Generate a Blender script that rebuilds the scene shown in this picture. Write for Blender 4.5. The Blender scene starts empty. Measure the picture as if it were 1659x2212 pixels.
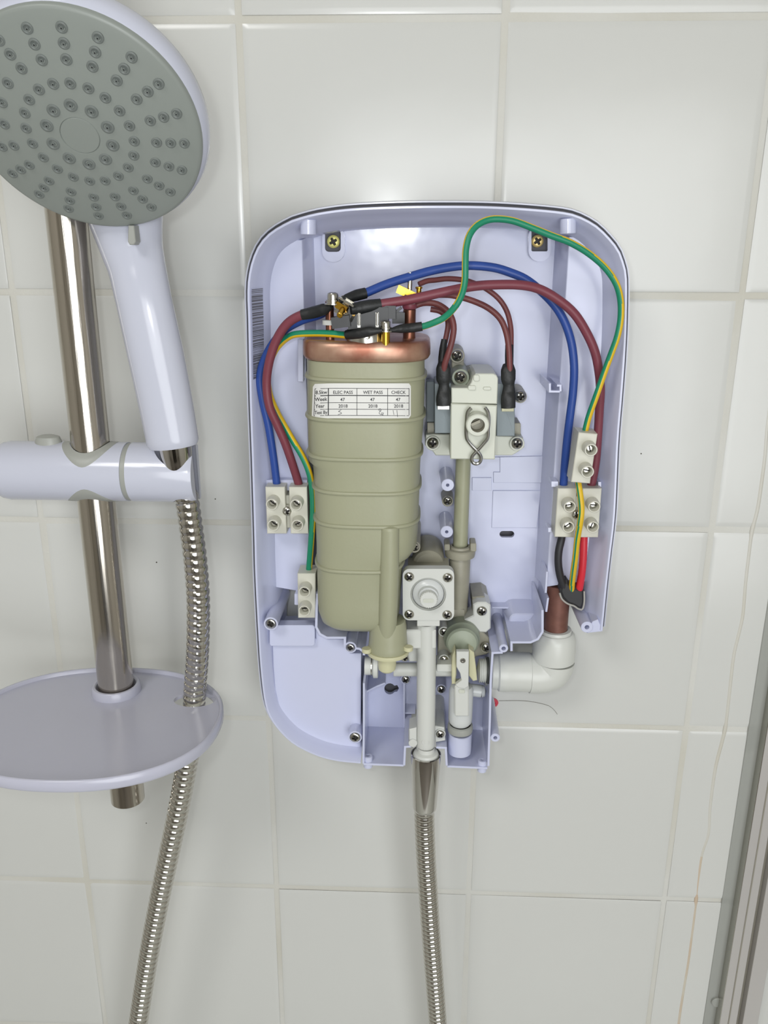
import bpy, bmesh, math, random
from math import pi, sin, cos, radians
from mathutils import Vector, Matrix
from mathutils.geometry import tessellate_polygon
random.seed(7)
scene = bpy.context.scene
COL = scene.collection

# ------------------------------------------------------------------ camera
F_PX, CX, CY = 1810.42, 829.5, 1106.0
CAM = Vector((0.2580877, -0.5432905, -0.1237164))
R = Matrix(((0.9992643, 0.03821993, 0.00317953),
            (0.01462857, -0.3032005, -0.95281449),
            (-0.03545246, 0.95216001, -0.30353654)))      # rows: camera right, down, forward
cam_data = bpy.data.cameras.new('camera')
cam_data.sensor_fit = 'HORIZONTAL'
cam_data.sensor_width = 36.0
cam_data.lens = 36.0 * F_PX / 1659.0
cam_data.clip_start = 0.01
cam = bpy.data.objects.new('camera', cam_data)
COL.objects.link(cam)
r3 = Matrix((R[0], -R[1], -R[2])).transposed()
cam.matrix_world = Matrix.Translation(CAM) @ r3.to_4x4()
scene.camera = cam

# ------------------------------------------------------------------ world, lamps, exposure
world = bpy.data.worlds.new('world')
scene.world = world
world.use_nodes = True
bg = world.node_tree.nodes['Background']
bg.inputs[0].default_value = (0.88, 0.90, 0.86, 1)
bg.inputs[1].default_value = 0.90

def area(name, loc, target, size, power, col, sy=None):
    l = bpy.data.lights.new(name, 'AREA')
    l.size = size
    if sy:
        l.shape = 'RECTANGLE'; l.size_y = sy
    l.energy = power
    l.color = col
    o = bpy.data.objects.new(name, l)
    COL.objects.link(o)
    o.location = loc
    o.rotation_euler = (Vector(target) - Vector(loc)).to_track_quat('-Z', 'Y').to_euler()
    return o
area('ceiling_light', (-0.35, -1.25, 0.84), (0.20, -0.1, -0.6), 0.50, 10.8, (1.0, 0.99, 0.97))
area('window_light', (0.55, -1.70, -0.38), (0.20, 0, -0.70), 1.1, 19.5, (0.96, 0.98, 1.0), 1.2)
area('phone_lamp', CAM + Vector((-0.03, 0.0, 0.02)), (0.24, 0, -0.30), 0.02, 0.36, (0.97, 1.0, 1.0))
scene.view_settings.view_transform = 'Standard'
scene.view_settings.look = 'None'
scene.view_settings.gamma = 1.0
scene.view_settings.use_curve_mapping = False
scene.view_settings.exposure = -0.03

# ------------------------------------------------------------------ measuring helpers (photo ray -> point at a real depth off the wall)
def ray(px, py):
    return R.transposed() @ Vector(((px - CX) / F_PX, (py - CY) / F_PX, 1.0))
def W(px, py, d):
    """point seen at (px,py) standing d millimetres off the tiled wall"""
    v = ray(px, py)
    t = (-d / 1000.0 - CAM.y) / v.y
    return CAM + v * t
def H(px, py, z):
    v = ray(px, py)
    return CAM + v * ((z - CAM.z) / v.z)
def L(n, px, py, d):
    """real length of n pixels there"""
    return n * (R @ (W(px, py, d) - CAM)).z / F_PX
def XZ(pts, d):
    return [(p.x, p.z) for p in (W(a, b, d) for a, b in pts)]

# ------------------------------------------------------------------ materials
def lin(c):
    return tuple((x / 255 / 12.92) if x <= 10 else ((x / 255 + 0.055) / 1.055) ** 2.4 for x in c) + (1,)
def mat(name, rgb, rough=0.45, metal=0.0, var=0.05, scale=60.0, bump=0.0, bscale=300.0, spec=0.5, coat=0.0,
        rgb2=None, alpha=1.0, sss=0.0, aniso=0.0, stretch=None):
    m = bpy.data.materials.new(name)
    m.use_nodes = True
    nt = m.node_tree
    b = nt.nodes['Principled BSDF']
    tc = nt.nodes.new('ShaderNodeTexCoord')
    src = tc.outputs['Object']
    if stretch:
        mp = nt.nodes.new('ShaderNodeMapping')
        mp.inputs['Scale'].default_value = stretch
        nt.links.new(src, mp.inputs[0]); src = mp.outputs[0]
    n = nt.nodes.new('ShaderNodeTexNoise')
    n.inputs['Scale'].default_value = scale
    n.inputs['Detail'].default_value = 4
    nt.links.new(src, n.inputs['Vector'])
    cr = nt.nodes.new('ShaderNodeValToRGB')
    c = lin(rgb)
    if rgb2:
        c2 = lin(rgb2)
        cr.color_ramp.elements[0].position = 0.38
        cr.color_ramp.elements[1].position = 0.66
    else:
        c2 = tuple(min(1, x * (1 + var)) for x in c[:3]) + (1,)
        c = tuple(x * (1 - var) for x in c[:3]) + (1,)
    cr.color_ramp.elements[0].color = c
    cr.color_ramp.elements[1].color = c2
    nt.links.new(n.outputs['Fac'], cr.inputs[0])
    nt.links.new(cr.outputs[0], b.inputs['Base Color'])
    b.inputs['Roughness'].default_value = rough
    b.inputs['Metallic'].default_value = metal
    b.inputs['Specular IOR Level'].default_value = spec
    b.inputs['Coat Weight'].default_value = coat
    b.inputs['Coat Roughness'].default_value = 0.06
    b.inputs['Alpha'].default_value = alpha
    if sss:
        b.inputs['Subsurface Weight'].default_value = sss
        b.inputs['Subsurface Radius'].default_value = (0.004, 0.004, 0.003)
        b.inputs['Subsurface Scale'].default_value = 1.0
    if bump:
        n2 = nt.nodes.new('ShaderNodeTexNoise')
        n2.inputs['Scale'].default_value = bscale
        n2.inputs['Detail'].default_value = 2
        nt.links.new(src, n2.inputs['Vector'])
        bp = nt.nodes.new('ShaderNodeBump')
        bp.inputs['Strength'].default_value = bump
        bp.inputs['Distance'].default_value = 0.001
        nt.links.new(n2.outputs['Fac'], bp.inputs['Height'])
        nt.links.new(bp.outputs[0], b.inputs['Normal'])
    return m
M = {
 'tile': mat('glazed_white_tile', (208, 209, 205), 0.21, var=0.02, scale=9, bump=0.35, bscale=16, spec=0.45),
 'grout': mat('cream_grout', (209, 209, 203), 0.7, rgb2=(200, 198, 187), scale=9, bump=0.2, bscale=500),
 'paint': mat('painted_wall', (192, 188, 180), 0.8),
 'dark_reflection_door': mat('dark_reflection_door', (52, 46, 40), 0.5),
 'floor': mat('slate_floor', (140, 134, 126), 0.4),
 'shell': mat('lavender_white_plastic', (202, 206, 229), 0.17, var=0.015, scale=30, bump=0.3, bscale=40),
 'shell_shade': mat('shell_gap_shade', (84, 84, 90), 0.6),  # dark shell tone, paints shade into gaps, holes and slots
 'white': mat('white_nylon', (208, 210, 205), 0.38, var=0.02, sss=0.12),
 'ivory': mat('ivory_nylon', (206, 209, 196), 0.36, var=0.03, sss=0.12),
 'clear': mat('milky_clear_plastic', (208, 211, 210), 0.25, var=0.02, sss=0.2),
 'tank': mat('olive_nylon_tank', (160, 161, 135), 0.42, var=0.035, scale=20, bump=0.08, bscale=400),
 'tank_y': mat('pale_yellow_nylon', (203, 201, 166), 0.4, var=0.03),
 'tan': mat('tan_nylon', (160, 157, 140), 0.45, var=0.05, rgb2=(146, 143, 128)),
 'greeny': mat('grey_green_nylon', (150, 158, 140), 0.42, var=0.03),
 'copper': mat('tarnished_copper', (150, 96, 76), 0.36, 0.6, rgb2=(188, 152, 130), scale=55, bump=0.15, bscale=90),
 'copper_p': mat('copper_post', (120, 78, 62), 0.32, 0.8, rgb2=(140, 94, 76)),
 'copper_d': mat('dull_copper_pipe', (116, 78, 68), 0.5, 0.35, rgb2=(128, 88, 76), scale=150),
 'steel': mat('screw_steel', (196, 194, 186), 0.22, 1.0, var=0.06, scale=400),
 'steel_shade': mat('screw_recess_shade', (44, 42, 40), 0.6, 0.3),  # recess faces coloured dark as if in shade
 'chrome': mat('chrome', (205, 202, 197), 0.07, 1.0, var=0.01),
 'hose': mat('hose_steel', (206, 203, 196), 0.15, 1.0, var=0.05, scale=300),
 'rail': mat('satin_steel_rail', (196, 190, 180), 0.17, 1.0, var=0.03, scale=40, bump=0.08, bscale=900, stretch=(1, 1, 0.03)),
 'wire': mat('spring_wire', (196, 196, 192), 0.2, 1.0),
 'brass': mat('brass', (204, 160, 62), 0.22, 1.0, var=0.06, scale=200),
 'zinc': mat('yellow_zinc_screw', (222, 218, 130), 0.4, 0.15, var=0.06, scale=300),
 'zinc_o': mat('golden_zinc_screw', (214, 190, 122), 0.35, 0.35, var=0.08, scale=300),
 'grey_sw': mat('slate_grey_plastic', (125, 136, 141), 0.45, var=0.03),
 'black': mat('black_sleeve', (30, 32, 33), 0.5, var=0.1, scale=200, bump=0.2, bscale=500),
 'blackc': mat('black_cable', (42, 42, 46), 0.5),
 'black_b': mat('black_bakelite', (22, 23, 25), 0.35),
 'blue': mat('blue_cable', (42, 74, 150), 0.42, var=0.04),
 'brown': mat('brown_red_cable', (122, 58, 70), 0.45, var=0.05),
 'brown2': mat('thin_brown_cable', (112, 60, 60), 0.45, var=0.05),
 'green': mat('green_sleeve', (24, 134, 100), 0.42, var=0.04),
 'yellow': mat('yellow_sleeve', (222, 184, 34), 0.42, var=0.04),
 'red': mat('red_cable', (208, 44, 58), 0.42, var=0.04),
 'redp': mat('red_wall_plug', (196, 52, 74), 0.5, var=0.1, scale=600),
 'block': mat('cream_polyamide', (206, 205, 192), 0.4, var=0.02),
 'plate': mat('grey_face_plate', (143, 149, 144), 0.42, var=0.02, scale=30),
 'nozzle': mat('grey_rubber_nozzle', (116, 122, 119), 0.5, var=0.05),
 'pit': mat('nozzle_hole', (70, 72, 72), 0.7),
 'grey_s': mat('warm_grey_plastic', (160, 162, 156), 0.4, var=0.02),
 'wplast': mat('glossy_white_plastic', (199, 202, 216), 0.16, var=0.01, spec=0.5),
 'dish': mat('frosted_white_dish', (190, 191, 206), 0.2, var=0.01, sss=0.1),
 'paper': mat('label_paper', (226, 226, 222), 0.55, var=0.01),
 'ink': mat('printed_ink', (48, 48, 50), 0.6),
 'ink2': mat('barcode_ink', (112, 112, 120), 0.6),
 'pen': mat('pen_ink', (60, 60, 66), 0.5),
 'pvc': mat('white_push_fit_plastic', (208, 210, 204), 0.32, var=0.015),
 'rubber': mat('black_rubber', (52, 55, 54), 0.5),
 'alu': mat('anodised_aluminium', (196, 193, 190), 0.36, 0.3, var=0.03, stretch=(1, 1, 0.05)),
 'alu_d': mat('bronze_grey_groove', (150, 146, 134), 0.45, 0.2),
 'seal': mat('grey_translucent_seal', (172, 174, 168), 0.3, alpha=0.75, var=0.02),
 'bead': mat('silicone_bead', (208, 207, 200), 0.4, rgb2=(200, 197, 184), scale=12), 'bead_s': mat('stained_bead', (202, 196, 180), 0.5, rgb2=(198, 176, 152), scale=22),
 'sheath': mat('cut_cable_sheath', (50, 50, 52), 0.6), 'sheath_g': mat('grey_cable_sheath', (164, 162, 156), 0.6),
 'hair': mat('hair_strand', (110, 106, 96), 0.5), 'speck': mat('dirt_speck', (80, 72, 60), 0.8),
}

# ------------------------------------------------------------------ mesh building
ORG = {}
class MB:
    def __init__(s): s.v = []; s.f = []; s.m = []
    def add(s, verts, faces, mi=0):
        o = len(s.v)
        s.v += [Vector(p) for p in verts]
        s.f += [tuple(i + o for i in f) for f in faces]
        s.m += [mi] * len(faces) if isinstance(mi, int) else list(mi)
        return s
    def build(s, name, mats, parent=None, sharp=32, recalc=True, org=None):
        me = bpy.data.meshes.new(name)
        o = org if org is not None else (ORG[parent.name] if parent else Vector((0, 0, 0)))
        me.from_pydata([tuple(p - o) for p in s.v], [], s.f)
        for k in ([mats] if isinstance(mats, str) else mats):
            me.materials.append(M[k])
        me.polygons.foreach_set('material_index', s.m)
        if recalc:
            b = bmesh.new(); b.from_mesh(me)
            bmesh.ops.recalc_face_normals(b, faces=b.faces)
            b.to_mesh(me); b.free()
        me.shade_smooth()
        me.set_sharp_from_angle(angle=radians(sharp))
        ob = bpy.data.objects.new(name, me)
        COL.objects.link(ob)
        if parent:
            ob.parent = parent
            ob.location = o - ORG[parent.name]
        else:
            ob.location = o
        ORG[ob.name] = Vector(o)
        return ob
def tag(o, label=None, cat=None, group=None, kind=None):
    if label: o['label'] = label
    if cat: o['category'] = cat
    if group: o['group'] = group
    if kind: o['kind'] = kind
    return o
def thing(name, label, cat, org, group=None):
    o = bpy.data.objects.new(name, None)
    COL.objects.link(o)
    o.location = org
    o.empty_display_size = 0.01
    ORG[o.name] = Vector(org)
    return tag(o, label, cat, group)
def place(mesh, name, parent, pos, rot=None, scale=1.0):
    """an instance of shared mesh data as a part"""
    ob = bpy.data.objects.new(name, mesh)
    COL.objects.link(ob)
    ob.parent = parent
    ob.location = pos - ORG[parent.name]
    if rot: ob.rotation_euler = rot
    ob.scale = (scale,) * 3
    ORG[ob.name] = Vector(pos)
    return ob

def area2(p):
    return sum(p[i][0] * p[(i + 1) % len(p)][1] - p[(i + 1) % len(p)][0] * p[i][1] for i in range(len(p)))
def inset(p, d, closed=True):
    """move a 2d outline inwards by d (closed) or to the left of travel (open)"""
    s = (1 if area2(p) > 0 else -1) if closed else 1
    n = len(p); out = []
    for i in range(n):
        a = p[i - 1] if (closed or i > 0) else None
        b = p[i]
        c = p[(i + 1) % n] if (closed or i < n - 1) else None
        ns = []
        for u, w in ((a, b), (b, c)):
            if u is None or w is None: continue
            dx, dy = w[0] - u[0], w[1] - u[1]
            l = math.hypot(dx, dy) or 1
            ns.append((-dy / l * s, dx / l * s))
        if len(ns) == 1: nx, ny = ns[0]; k = 1
        else:
            nx, ny = ns[0][0] + ns[1][0], ns[0][1] + ns[1][1]
            l = math.hypot(nx, ny) or 1
            nx /= l; ny /= l
            k = 1 / max(0.45, nx * ns[0][0] + ny * ns[0][1])
        out.append((b[0] + nx * d * k, b[1] + ny * d * k))
    return out
def rings(mb, poly, prof, mi=0, caps=True):
    """poly: xz outline; prof: list of (inset mm, depth mm) from back to front"""
    n = len(poly); base = []
    vs = []
    for ins, d in prof:
        q = inset(poly, ins / 1000) if ins else poly
        vs += [(x, -d / 1000, z) for x, z in q]
    fs = []
    for k in range(len(prof) - 1):
        for i in range(n):
            j = (i + 1) % n
            fs.append((k * n + i, k * n + j, (k + 1) * n + j, (k + 1) * n + i))
    if caps:
        fs.append(tuple(range(n))[::-1])
        fs.append(tuple((len(prof) - 1) * n + i for i in range(n)))
    mb.add(vs, fs, mi)
def prism(mb, px, d1, d0, bev=0.3, mi=0, draft=0.0):
    poly = XZ(px, d1)
    pr = [(-draft, d0), (0, d1 - bev), (bev, d1)] if bev else [(-draft, d0), (0, d1)]
    rings(mb, poly, pr, mi)
def rr(x0, y0, x1, y1, r=3, n=4):
    o = []
    for cx, cy, a in ((x1 - r, y1 - r, 0), (x0 + r, y1 - r, 90), (x0 + r, y0 + r, 180), (x1 - r, y0 + r, 270)):
        for k in range(n + 1):
            t = radians(a + 90 * k / n)
            o.append((cx + r * cos(t), cy + r * sin(t)))
    return o
def holed(mb, outer, holes, d1, d0, mi=0):
    loops = [outer] + holes
    flat = [p for l in loops for p in l]
    tri = tessellate_polygon([[Vector((p[0], p[1], 0)) for p in l] for l in loops])
    n = len(flat)
    vs = [(x, -d1 / 1000, z) for x, z in flat] + [(x, -d0 / 1000, z) for x, z in flat]
    fs = [t for t in tri] + [tuple(i + n for i in t)[::-1] for t in tri]
    o = 0
    for l in loops:
        for i in range(len(l)):
            j = (i + 1) % len(l)
            fs.append((o + i, o + j, o + j + n, o + i + n))
        o += len(l)
    mb.add(vs, fs, mi)
def basis(ax):
    ax = Vector(ax).normalized()
    u = ax.cross(Vector((0, 0, 1)))
    if u.length < 0.1: u = ax.cross(Vector((0, -1, 0)))
    u.normalize()
    return ax, u, ax.cross(u)
def lathe(mb, org, ax, prof, seg=28, mi=0, ell=1.0):
    """prof: (radius, height along ax) in metres; radius 0 closes to a point"""
    ax, u, v = basis(ax)
    org = Vector(org); vs = []; fs = []; idx = []
    for r, h in prof:
        if r <= 1e-7:
            idx.append([len(vs)]); vs.append(org + ax * h)
        else:
            idx.append(list(range(len(vs), len(vs) + seg)))
            vs += [org + ax * h + (u * cos(2 * pi * k / seg) + v * ell * sin(2 * pi * k / seg)) * r for k in range(seg)]
    ms = []
    for q, (a, b) in enumerate(zip(idx, idx[1:])):
        c0 = len(fs)
        for k in range(seg):
            j = (k + 1) % seg
            if len(a) == 1 and len(b) == 1: continue
            if len(a) == 1: fs.append((a[0], b[k], b[j]))
            elif len(b) == 1: fs.append((a[k], b[0], a[j]))
            else: fs.append((a[k], b[k], b[j], a[j]))
        ms += [mi[q] if isinstance(mi, (list, tuple)) else mi] * (len(fs) - c0)
    mb.add(vs, fs, ms)
def cyl(mb, a, b, r, r2=None, seg=24, mi=0, bev=0.0003):
    a = Vector(a); b = Vector(b); h = (b - a).length
    r2 = r if r2 is None else r2
    lathe(mb, a, b - a, [(0, 0), (r - bev, 0), (r, bev), (r2, h - bev), (r2 - bev, h), (0, h)], seg, mi)
def ycyl(mb, px, py, d1, d0, r_mm, hole=0, seg=24, mi=0, hd=6):
    """boss standing out of the wall: centre of its front face at the pixel"""
    p = W(px, py, d1); r = r_mm / 1000; h = (d1 - d0) / 1000
    if hole:
        q = hole / 1000
        pr = [(r + 0.0004, -h), (r, -0.0003), (r - 0.0003, 0), (q, 0), (q, -hd / 1000), (0, -hd / 1000)]
    else:
        pr = [(r + 0.0004, -h), (r, -0.0003), (r - 0.0003, 0), (0, 0)]
    lathe(mb, p, (0, -1, 0), pr, seg, mi)
    return p
def crom(pts, step):
    """Catmull-Rom through points, resampled roughly every step"""
    P = [Vector(p) for p in pts]
    P = [P[0] * 2 - P[1]] + P + [P[-1] * 2 - P[-2]]
    raw = []
    for i in range(1, len(P) - 2):
        p0, p1, p2, p3 = P[i - 1:i + 3]
        for k in range(16):
            t = k / 16
            raw.append(0.5 * ((2 * p1) + (p2 - p0) * t + (2 * p0 - 5 * p1 + 4 * p2 - p3) * t * t + (3 * p1 - p0 - 3 * p2 + p3) * t ** 3))
    raw.append(P[-2])
    ln = [0]
    for a, b in zip(raw, raw[1:]): ln.append(ln[-1] + (b - a).length)
    n = max(2, int(round(ln[-1] / step)))
    out = []; j = 0
    for k in range(n + 1):
        s = ln[-1] * k / n
        while j < len(ln) - 2 and ln[j + 1] < s: j += 1
        t = (s - ln[j]) / max(1e-9, ln[j + 1] - ln[j])
        out.append(raw[j].lerp(raw[j + 1], min(1, max(0, t))))
    return out
def frames(pts, ref=Vector((0, -1, 0))):
    fr = []
    for i, p in enumerate(pts):
        t = (pts[min(i + 1, len(pts) - 1)] - pts[max(i - 1, 0)]).normalized()
        f = (ref - t * ref.dot(t)).normalized()
        fr.append((t, f, f.cross(t)))
    return fr
def tube(mb, pts, rad, seg=16, mi=0, caps=True, matf=None, ell=1.0, ref=Vector((0, -1, 0))):
    """rad: number or list; angle 0 faces the room, 90 deg is left of travel"""
    pts = [Vector(p) for p in pts]
    fr = frames(pts, ref); n = len(pts)
    rad = rad if isinstance(rad, (list, tuple)) else [rad] * n
    vs = []; fs = []; ms = []
    for i, (p, (t, f, l)) in enumerate(zip(pts, fr)):
        for k in range(seg):
            a = 2 * pi * k / seg
            vs.append(p + (f * cos(a) * ell + l * sin(a)) * rad[i])
    for i in range(n - 1):
        for k in range(seg):
            j = (k + 1) % seg
            fs.append((i * seg + k, i * seg + j, (i + 1) * seg + j, (i + 1) * seg + k))
            ms.append(matf(i / (n - 1), 360 * (k + 0.5) / seg) if matf else mi)
    if caps:
        fs.append(tuple(range(seg))[::-1]); fs.append(tuple((n - 1) * seg + k for k in range(seg)))
        ms += [ms[0], ms[-1]]
    mb.add(vs, fs, ms)
def wp(lst):
    return [W(*p) for p in lst]
def wallpath(mb, px, th, d1, d0, mi=0, dm=None):
    """thin upright wall along a path, th millimetres thick"""
    p = XZ(px, d1)
    a = inset(p, th / 2000, False); b = inset(p, -th / 2000, False)
    rings(mb, a + b[::-1], [(0, d0), (0, d1 - 0.2), (0.2, d1)], mi)
def qbox(mb, c, sx, sy, sz, rot=None, mi=0):
    c = Vector(c)
    vs = [Vector((x * sx / 2, y * sy / 2, z * sz / 2)) for x in (-1, 1) for y in (-1, 1) for z in (-1, 1)]
    if rot is not None: vs = [rot @ v for v in vs]
    mb.add([c + v for v in vs], [(0, 1, 3, 2), (4, 6, 7, 5), (0, 4, 5, 1), (2, 3, 7, 6), (0, 2, 6, 4), (1, 5, 7, 3)], mi)

# screw heads: a turned head with a real cross recess, shared by every screw
def screw_mesh(name, mats, flat=False, R0=0.0027, slot=False, rec=0.6):
    mb = MB(); nr, ns = 15, 48; vs = [Vector((0, 0, 0))]; fs = []; ms = []
    def hgt(r, a):
        x, y = r * cos(a), r * sin(a); q = r / R0
        h = R0 * (0.16 if flat else 0.52) * math.sqrt(max(0, 1 - q * q * 0.985)) if not flat else R0 * 0.25 * (1 - q ** 6)
        w = R0 * 0.19 * (1.2 - q * 0.55)
        inr = q < rec and (abs(x) < w or abs(y) < w)
        if slot: inr = q < 0.93 and abs(y) < R0 * 0.14
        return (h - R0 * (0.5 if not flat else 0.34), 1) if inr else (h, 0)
    vs[0] = Vector((0, -hgt(0, 0)[0], 0))
    fl = [[hgt(0, 0)[1]] * ns]
    for i in range(1, nr + 1):
        row = []
        for k in range(ns):
            a = 2 * pi * (k + 0.5) / ns; r = R0 * (i / nr) ** 0.85
            h, g = hgt(r, a); row.append(g)
            vs.append(Vector((r * cos(a), -h, r * sin(a))))
        fl.append(row)
    for k in range(ns):
        j = (k + 1) % ns
        fs.append((0, 1 + k, 1 + j)); ms.append(fl[1][k])
    for i in range(1, nr):
        for k in range(ns):
            j = (k + 1) % ns; a = 1 + (i - 1) * ns; b = 1 + i * ns
            fs.append((a + k, b + k, b + j, a + j)); ms.append(1 if fl[i][k] and (fl[i + 1][k] or fl[i][j]) else 0)
    a = 1 + (nr - 1) * ns; o = len(vs)
    vs += [Vector((v.x, 0.0012, v.z)) for v in vs[a:a + ns]]
    for k in range(ns):
        j = (k + 1) % ns; fs.append((a + k, o + k, o + j, a + j)); ms.append(0)
    mb.add(vs, fs, ms)
    ob = mb.build(name, mats, sharp=28)
    me = ob.data; bpy.data.objects.remove(ob)
    return me
SCREW = screw_mesh('pan_head', ['steel', 'steel_shade'], R0=0.0029)
SCREW_W = screw_mesh('wide_head', ['steel', 'steel_shade'], R0=0.0034, flat=True, rec=0.62)
SCREW_Z = screw_mesh('zinc_head', ['zinc', 'steel_shade'], R0=0.0038, flat=True, rec=0.6)
SCREW_O = screw_mesh('gold_head', ['zinc_o', 'steel_shade'], R0=0.0036, flat=True, rec=0.6)
SCREW_T = screw_mesh('grub_head', ['steel', 'steel_shade'], R0=0.0022, flat=True, slot=True)
def screw(parent, px, py, d, mesh=None, s=1.0, rot=None, name='screw'):
    return place(mesh or SCREW, name, parent, W(px, py, d), (0, rot if rot is not None else random.uniform(0, 1.5), 0), s)

# ================================================================== SETTING
P = 0.153
wall = MB()
rings(wall, [(-0.95, -1.6), (1.4, -1.6), (1.4, 0.9), (-0.95, 0.9)], [(0, -60), (0, 0.0)])
wb = tag(wall.build('wall_back', 'grout'), kind='structure')
def tile_mesh():
    h = (P - 0.0042) / 2; mb = MB(); N = 7; vs = []; fs = []
    g = [-1, -0.98, -0.95, 0.95, 0.98, 1]
    n = len(g)
    for z in g:
        for x in g:
            e = max(abs(x), abs(z)); t = max(0, (e - 0.95) / 0.05)
            y = -(0.0003) + 0.0006 * t ** 2
            vs.append(Vector((x * h, y, z * h)))
    for j in range(n - 1):
        for i in range(n - 1):
            fs.append((j * n + i, j * n + i + 1, (j + 1) * n + i + 1, (j + 1) * n + i))
    mb.add(vs, fs)
    ob = mb.build('tile', 'tile', sharp=60, recalc=False); me = ob.data; bpy.data.objects.remove(ob)
    return me
TILE = tile_mesh()
for i in range(-2, 7):
    for j in range(-2, 9):
        t = place(TILE, 'tile', wb, Vector(((i + 0.5) * P, -0.0006, -(j + 0.5) * P)),
                  (radians(random.uniform(-0.25, 0.25)), radians(random.uniform(-0.08, 0.08)), radians(random.uniform(-0.25, 0.25))))
mb = MB(); qbox(mb, (0.2, -0.9, -1.62), 2.5, 1.9, 0.04); tag(mb.build('floor', 'floor'), kind='structure')
mb = MB(); qbox(mb, (0.2, -0.42, -1.50), 2.3, 0.80, 0.20); tag(mb.build('floor', 'pvc'), kind='structure')  # unseen white shower tray, added to brighten the lower wall
mb = MB(); qbox(mb, (0.2, -0.9, 0.93), 2.5, 1.9, 0.04); tag(mb.build('ceiling', 'paint'), kind='structure')
mb = MB(); qbox(mb, (0.2, -1.86, -0.35), 2.5, 0.04, 2.6)
wf = tag(mb.build('wall_front', 'paint'), kind='structure')
mb = MB(); qbox(mb, (-0.97, -0.9, -0.35), 0.04, 1.9, 2.6); tag(mb.build('wall_left', 'paint'), kind='structure')
mb = MB(); qbox(mb, (1.42, -0.9, -0.35), 0.04, 1.9, 2.6); tag(mb.build('wall_right', 'paint'), kind='structure')
mb = MB(); qbox(mb, (0.30, -1.83, -0.55), 0.80, 0.03, 2.1)
df = tag(mb.build('reflection_door_1', 'dark_reflection_door'), kind='structure')  # unseen door, added dark to put streaks in the chrome

# ================================================================== SHOWER UNIT BACK CASE
case = thing('shower_backplate', 'open lavender-white back case of an electric shower with its cover off', 'shower unit', W(940, 1640, 0))
RIM = [(779, 1650), (730, 1645), (686, 1634), (640, 1612), (611, 1588), (586, 1556), (572, 1520), (563, 1450), (557, 1360),
       (551, 1240), (549, 1160), (544, 1000), (539, 860), (536, 700), (534, 640), (536, 600), (545, 560), (561, 526), (586, 500),
       (626, 477), (653, 468), (690, 459), (759, 450), (865, 445), (960, 444), (1046, 445), (1126, 449), (1205, 456), (1245, 464),
       (1285, 484), (1311, 507), (1337, 539), (1350, 574), (1355, 606), (1354, 700), (1350, 780), (1344, 860), (1336, 960),
       (1329, 1111), (1319, 1200), (1311, 1270), (1302, 1362)]
dR, dP, dF = 56.0, 36.0, 8.0
rim3 = crom(wp([(a, b, dR) for a, b in RIM]), 0.005)
rimp = [(p.x, p.z) for p in rim3]          # travels up the left side, over the top, down the right: inside is on the right
def off(d):
    return inset(rimp, -d / 1000, False)   # +d = inwards
def strip(mb, prof, mi=0):
    n = len(rimp); vs = []; fs = []
    for o, d in prof:
        vs += [(x, -d / 1000, z) for x, z in off(o)]
    for k in range(len(prof) - 1):
        for i in range(n - 1):
            fs.append((k * n + i, k * n + i + 1, (k + 1) * n + i + 1, (k + 1) * n + i))
    for e in (0, n - 1):
        fs.append(tuple(k * n + e for k in range(len(prof))))
    mb.add(vs, fs, mi)
mb = MB()
strip(mb, [(-3.2, 1), (-3.2, 48), (-2.6, 50.5), (-1.9, 50.5), (-1.5, 49.5), (-1.5, 30), (-1.5, 1)])
mb.build('outer_lip', 'wplast', case, recalc=True)
mb = MB()
strip(mb, [(-1.5, 2), (-1.5, 50.2), (0.0, 53.5), (0.0, 2)])
mb.build('seal', 'shell_shade', case)  # dark strip in the gap behind the lip, coloured as its shade
mb = MB()
strip(mb, [(0, 4), (0, dR - .3), (0.3, dR), (1.2, dR), (1.5, dR - .3), (3.6, 48), (6.4, 41), (9.6, dP), (10.6, 4)])
mb.build('side_wall', 'shell', case, sharp=40)
# base plate with its cut-outs
bot = XZ([(1302, 1364), (1285, 1345)], dR) + XZ([(1243, 1322), (1236, 1285), (1186, 1272), (1182, 1335)], dF) + \
      XZ([(1171, 1365), (1160, 1382), (1145, 1388), (1104, 1388), (1104, 1409), (1063, 1412), (1056, 1662),
          (965, 1660), (963, 1618), (877, 1612), (872, 1656), (785, 1656)], dR)
base = rimp + bot
def zrange(p): return p
h1 = XZ(rr(600, 1266, 700, 1338, 3), dF)
h2 = XZ(rr(1079, 1147, 1111, 1161, 7), dF)
key = []
for k in range(14):
    a = radians(35 + 290 * k / 13); key.append((842 + 12 * cos(a), 1488 + 12 * sin(a)))
key += [(858, 1480), (862, 1487), (858, 1494)]
h3 = XZ(key, dF)
mb = MB(); holed(mb, base, [h1, h2, h3], dF, 5)
mb.build('base_plate', 'shell', case)
for hq in (h2, h3):
    mb = MB(); rings(mb, inset(hq, -.0015), [(0, 1.2), (0, 1.6)]); mb.build('hole_shade', 'shell_shade', case)  # dark plates painting the darkness inside the open holes
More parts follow.
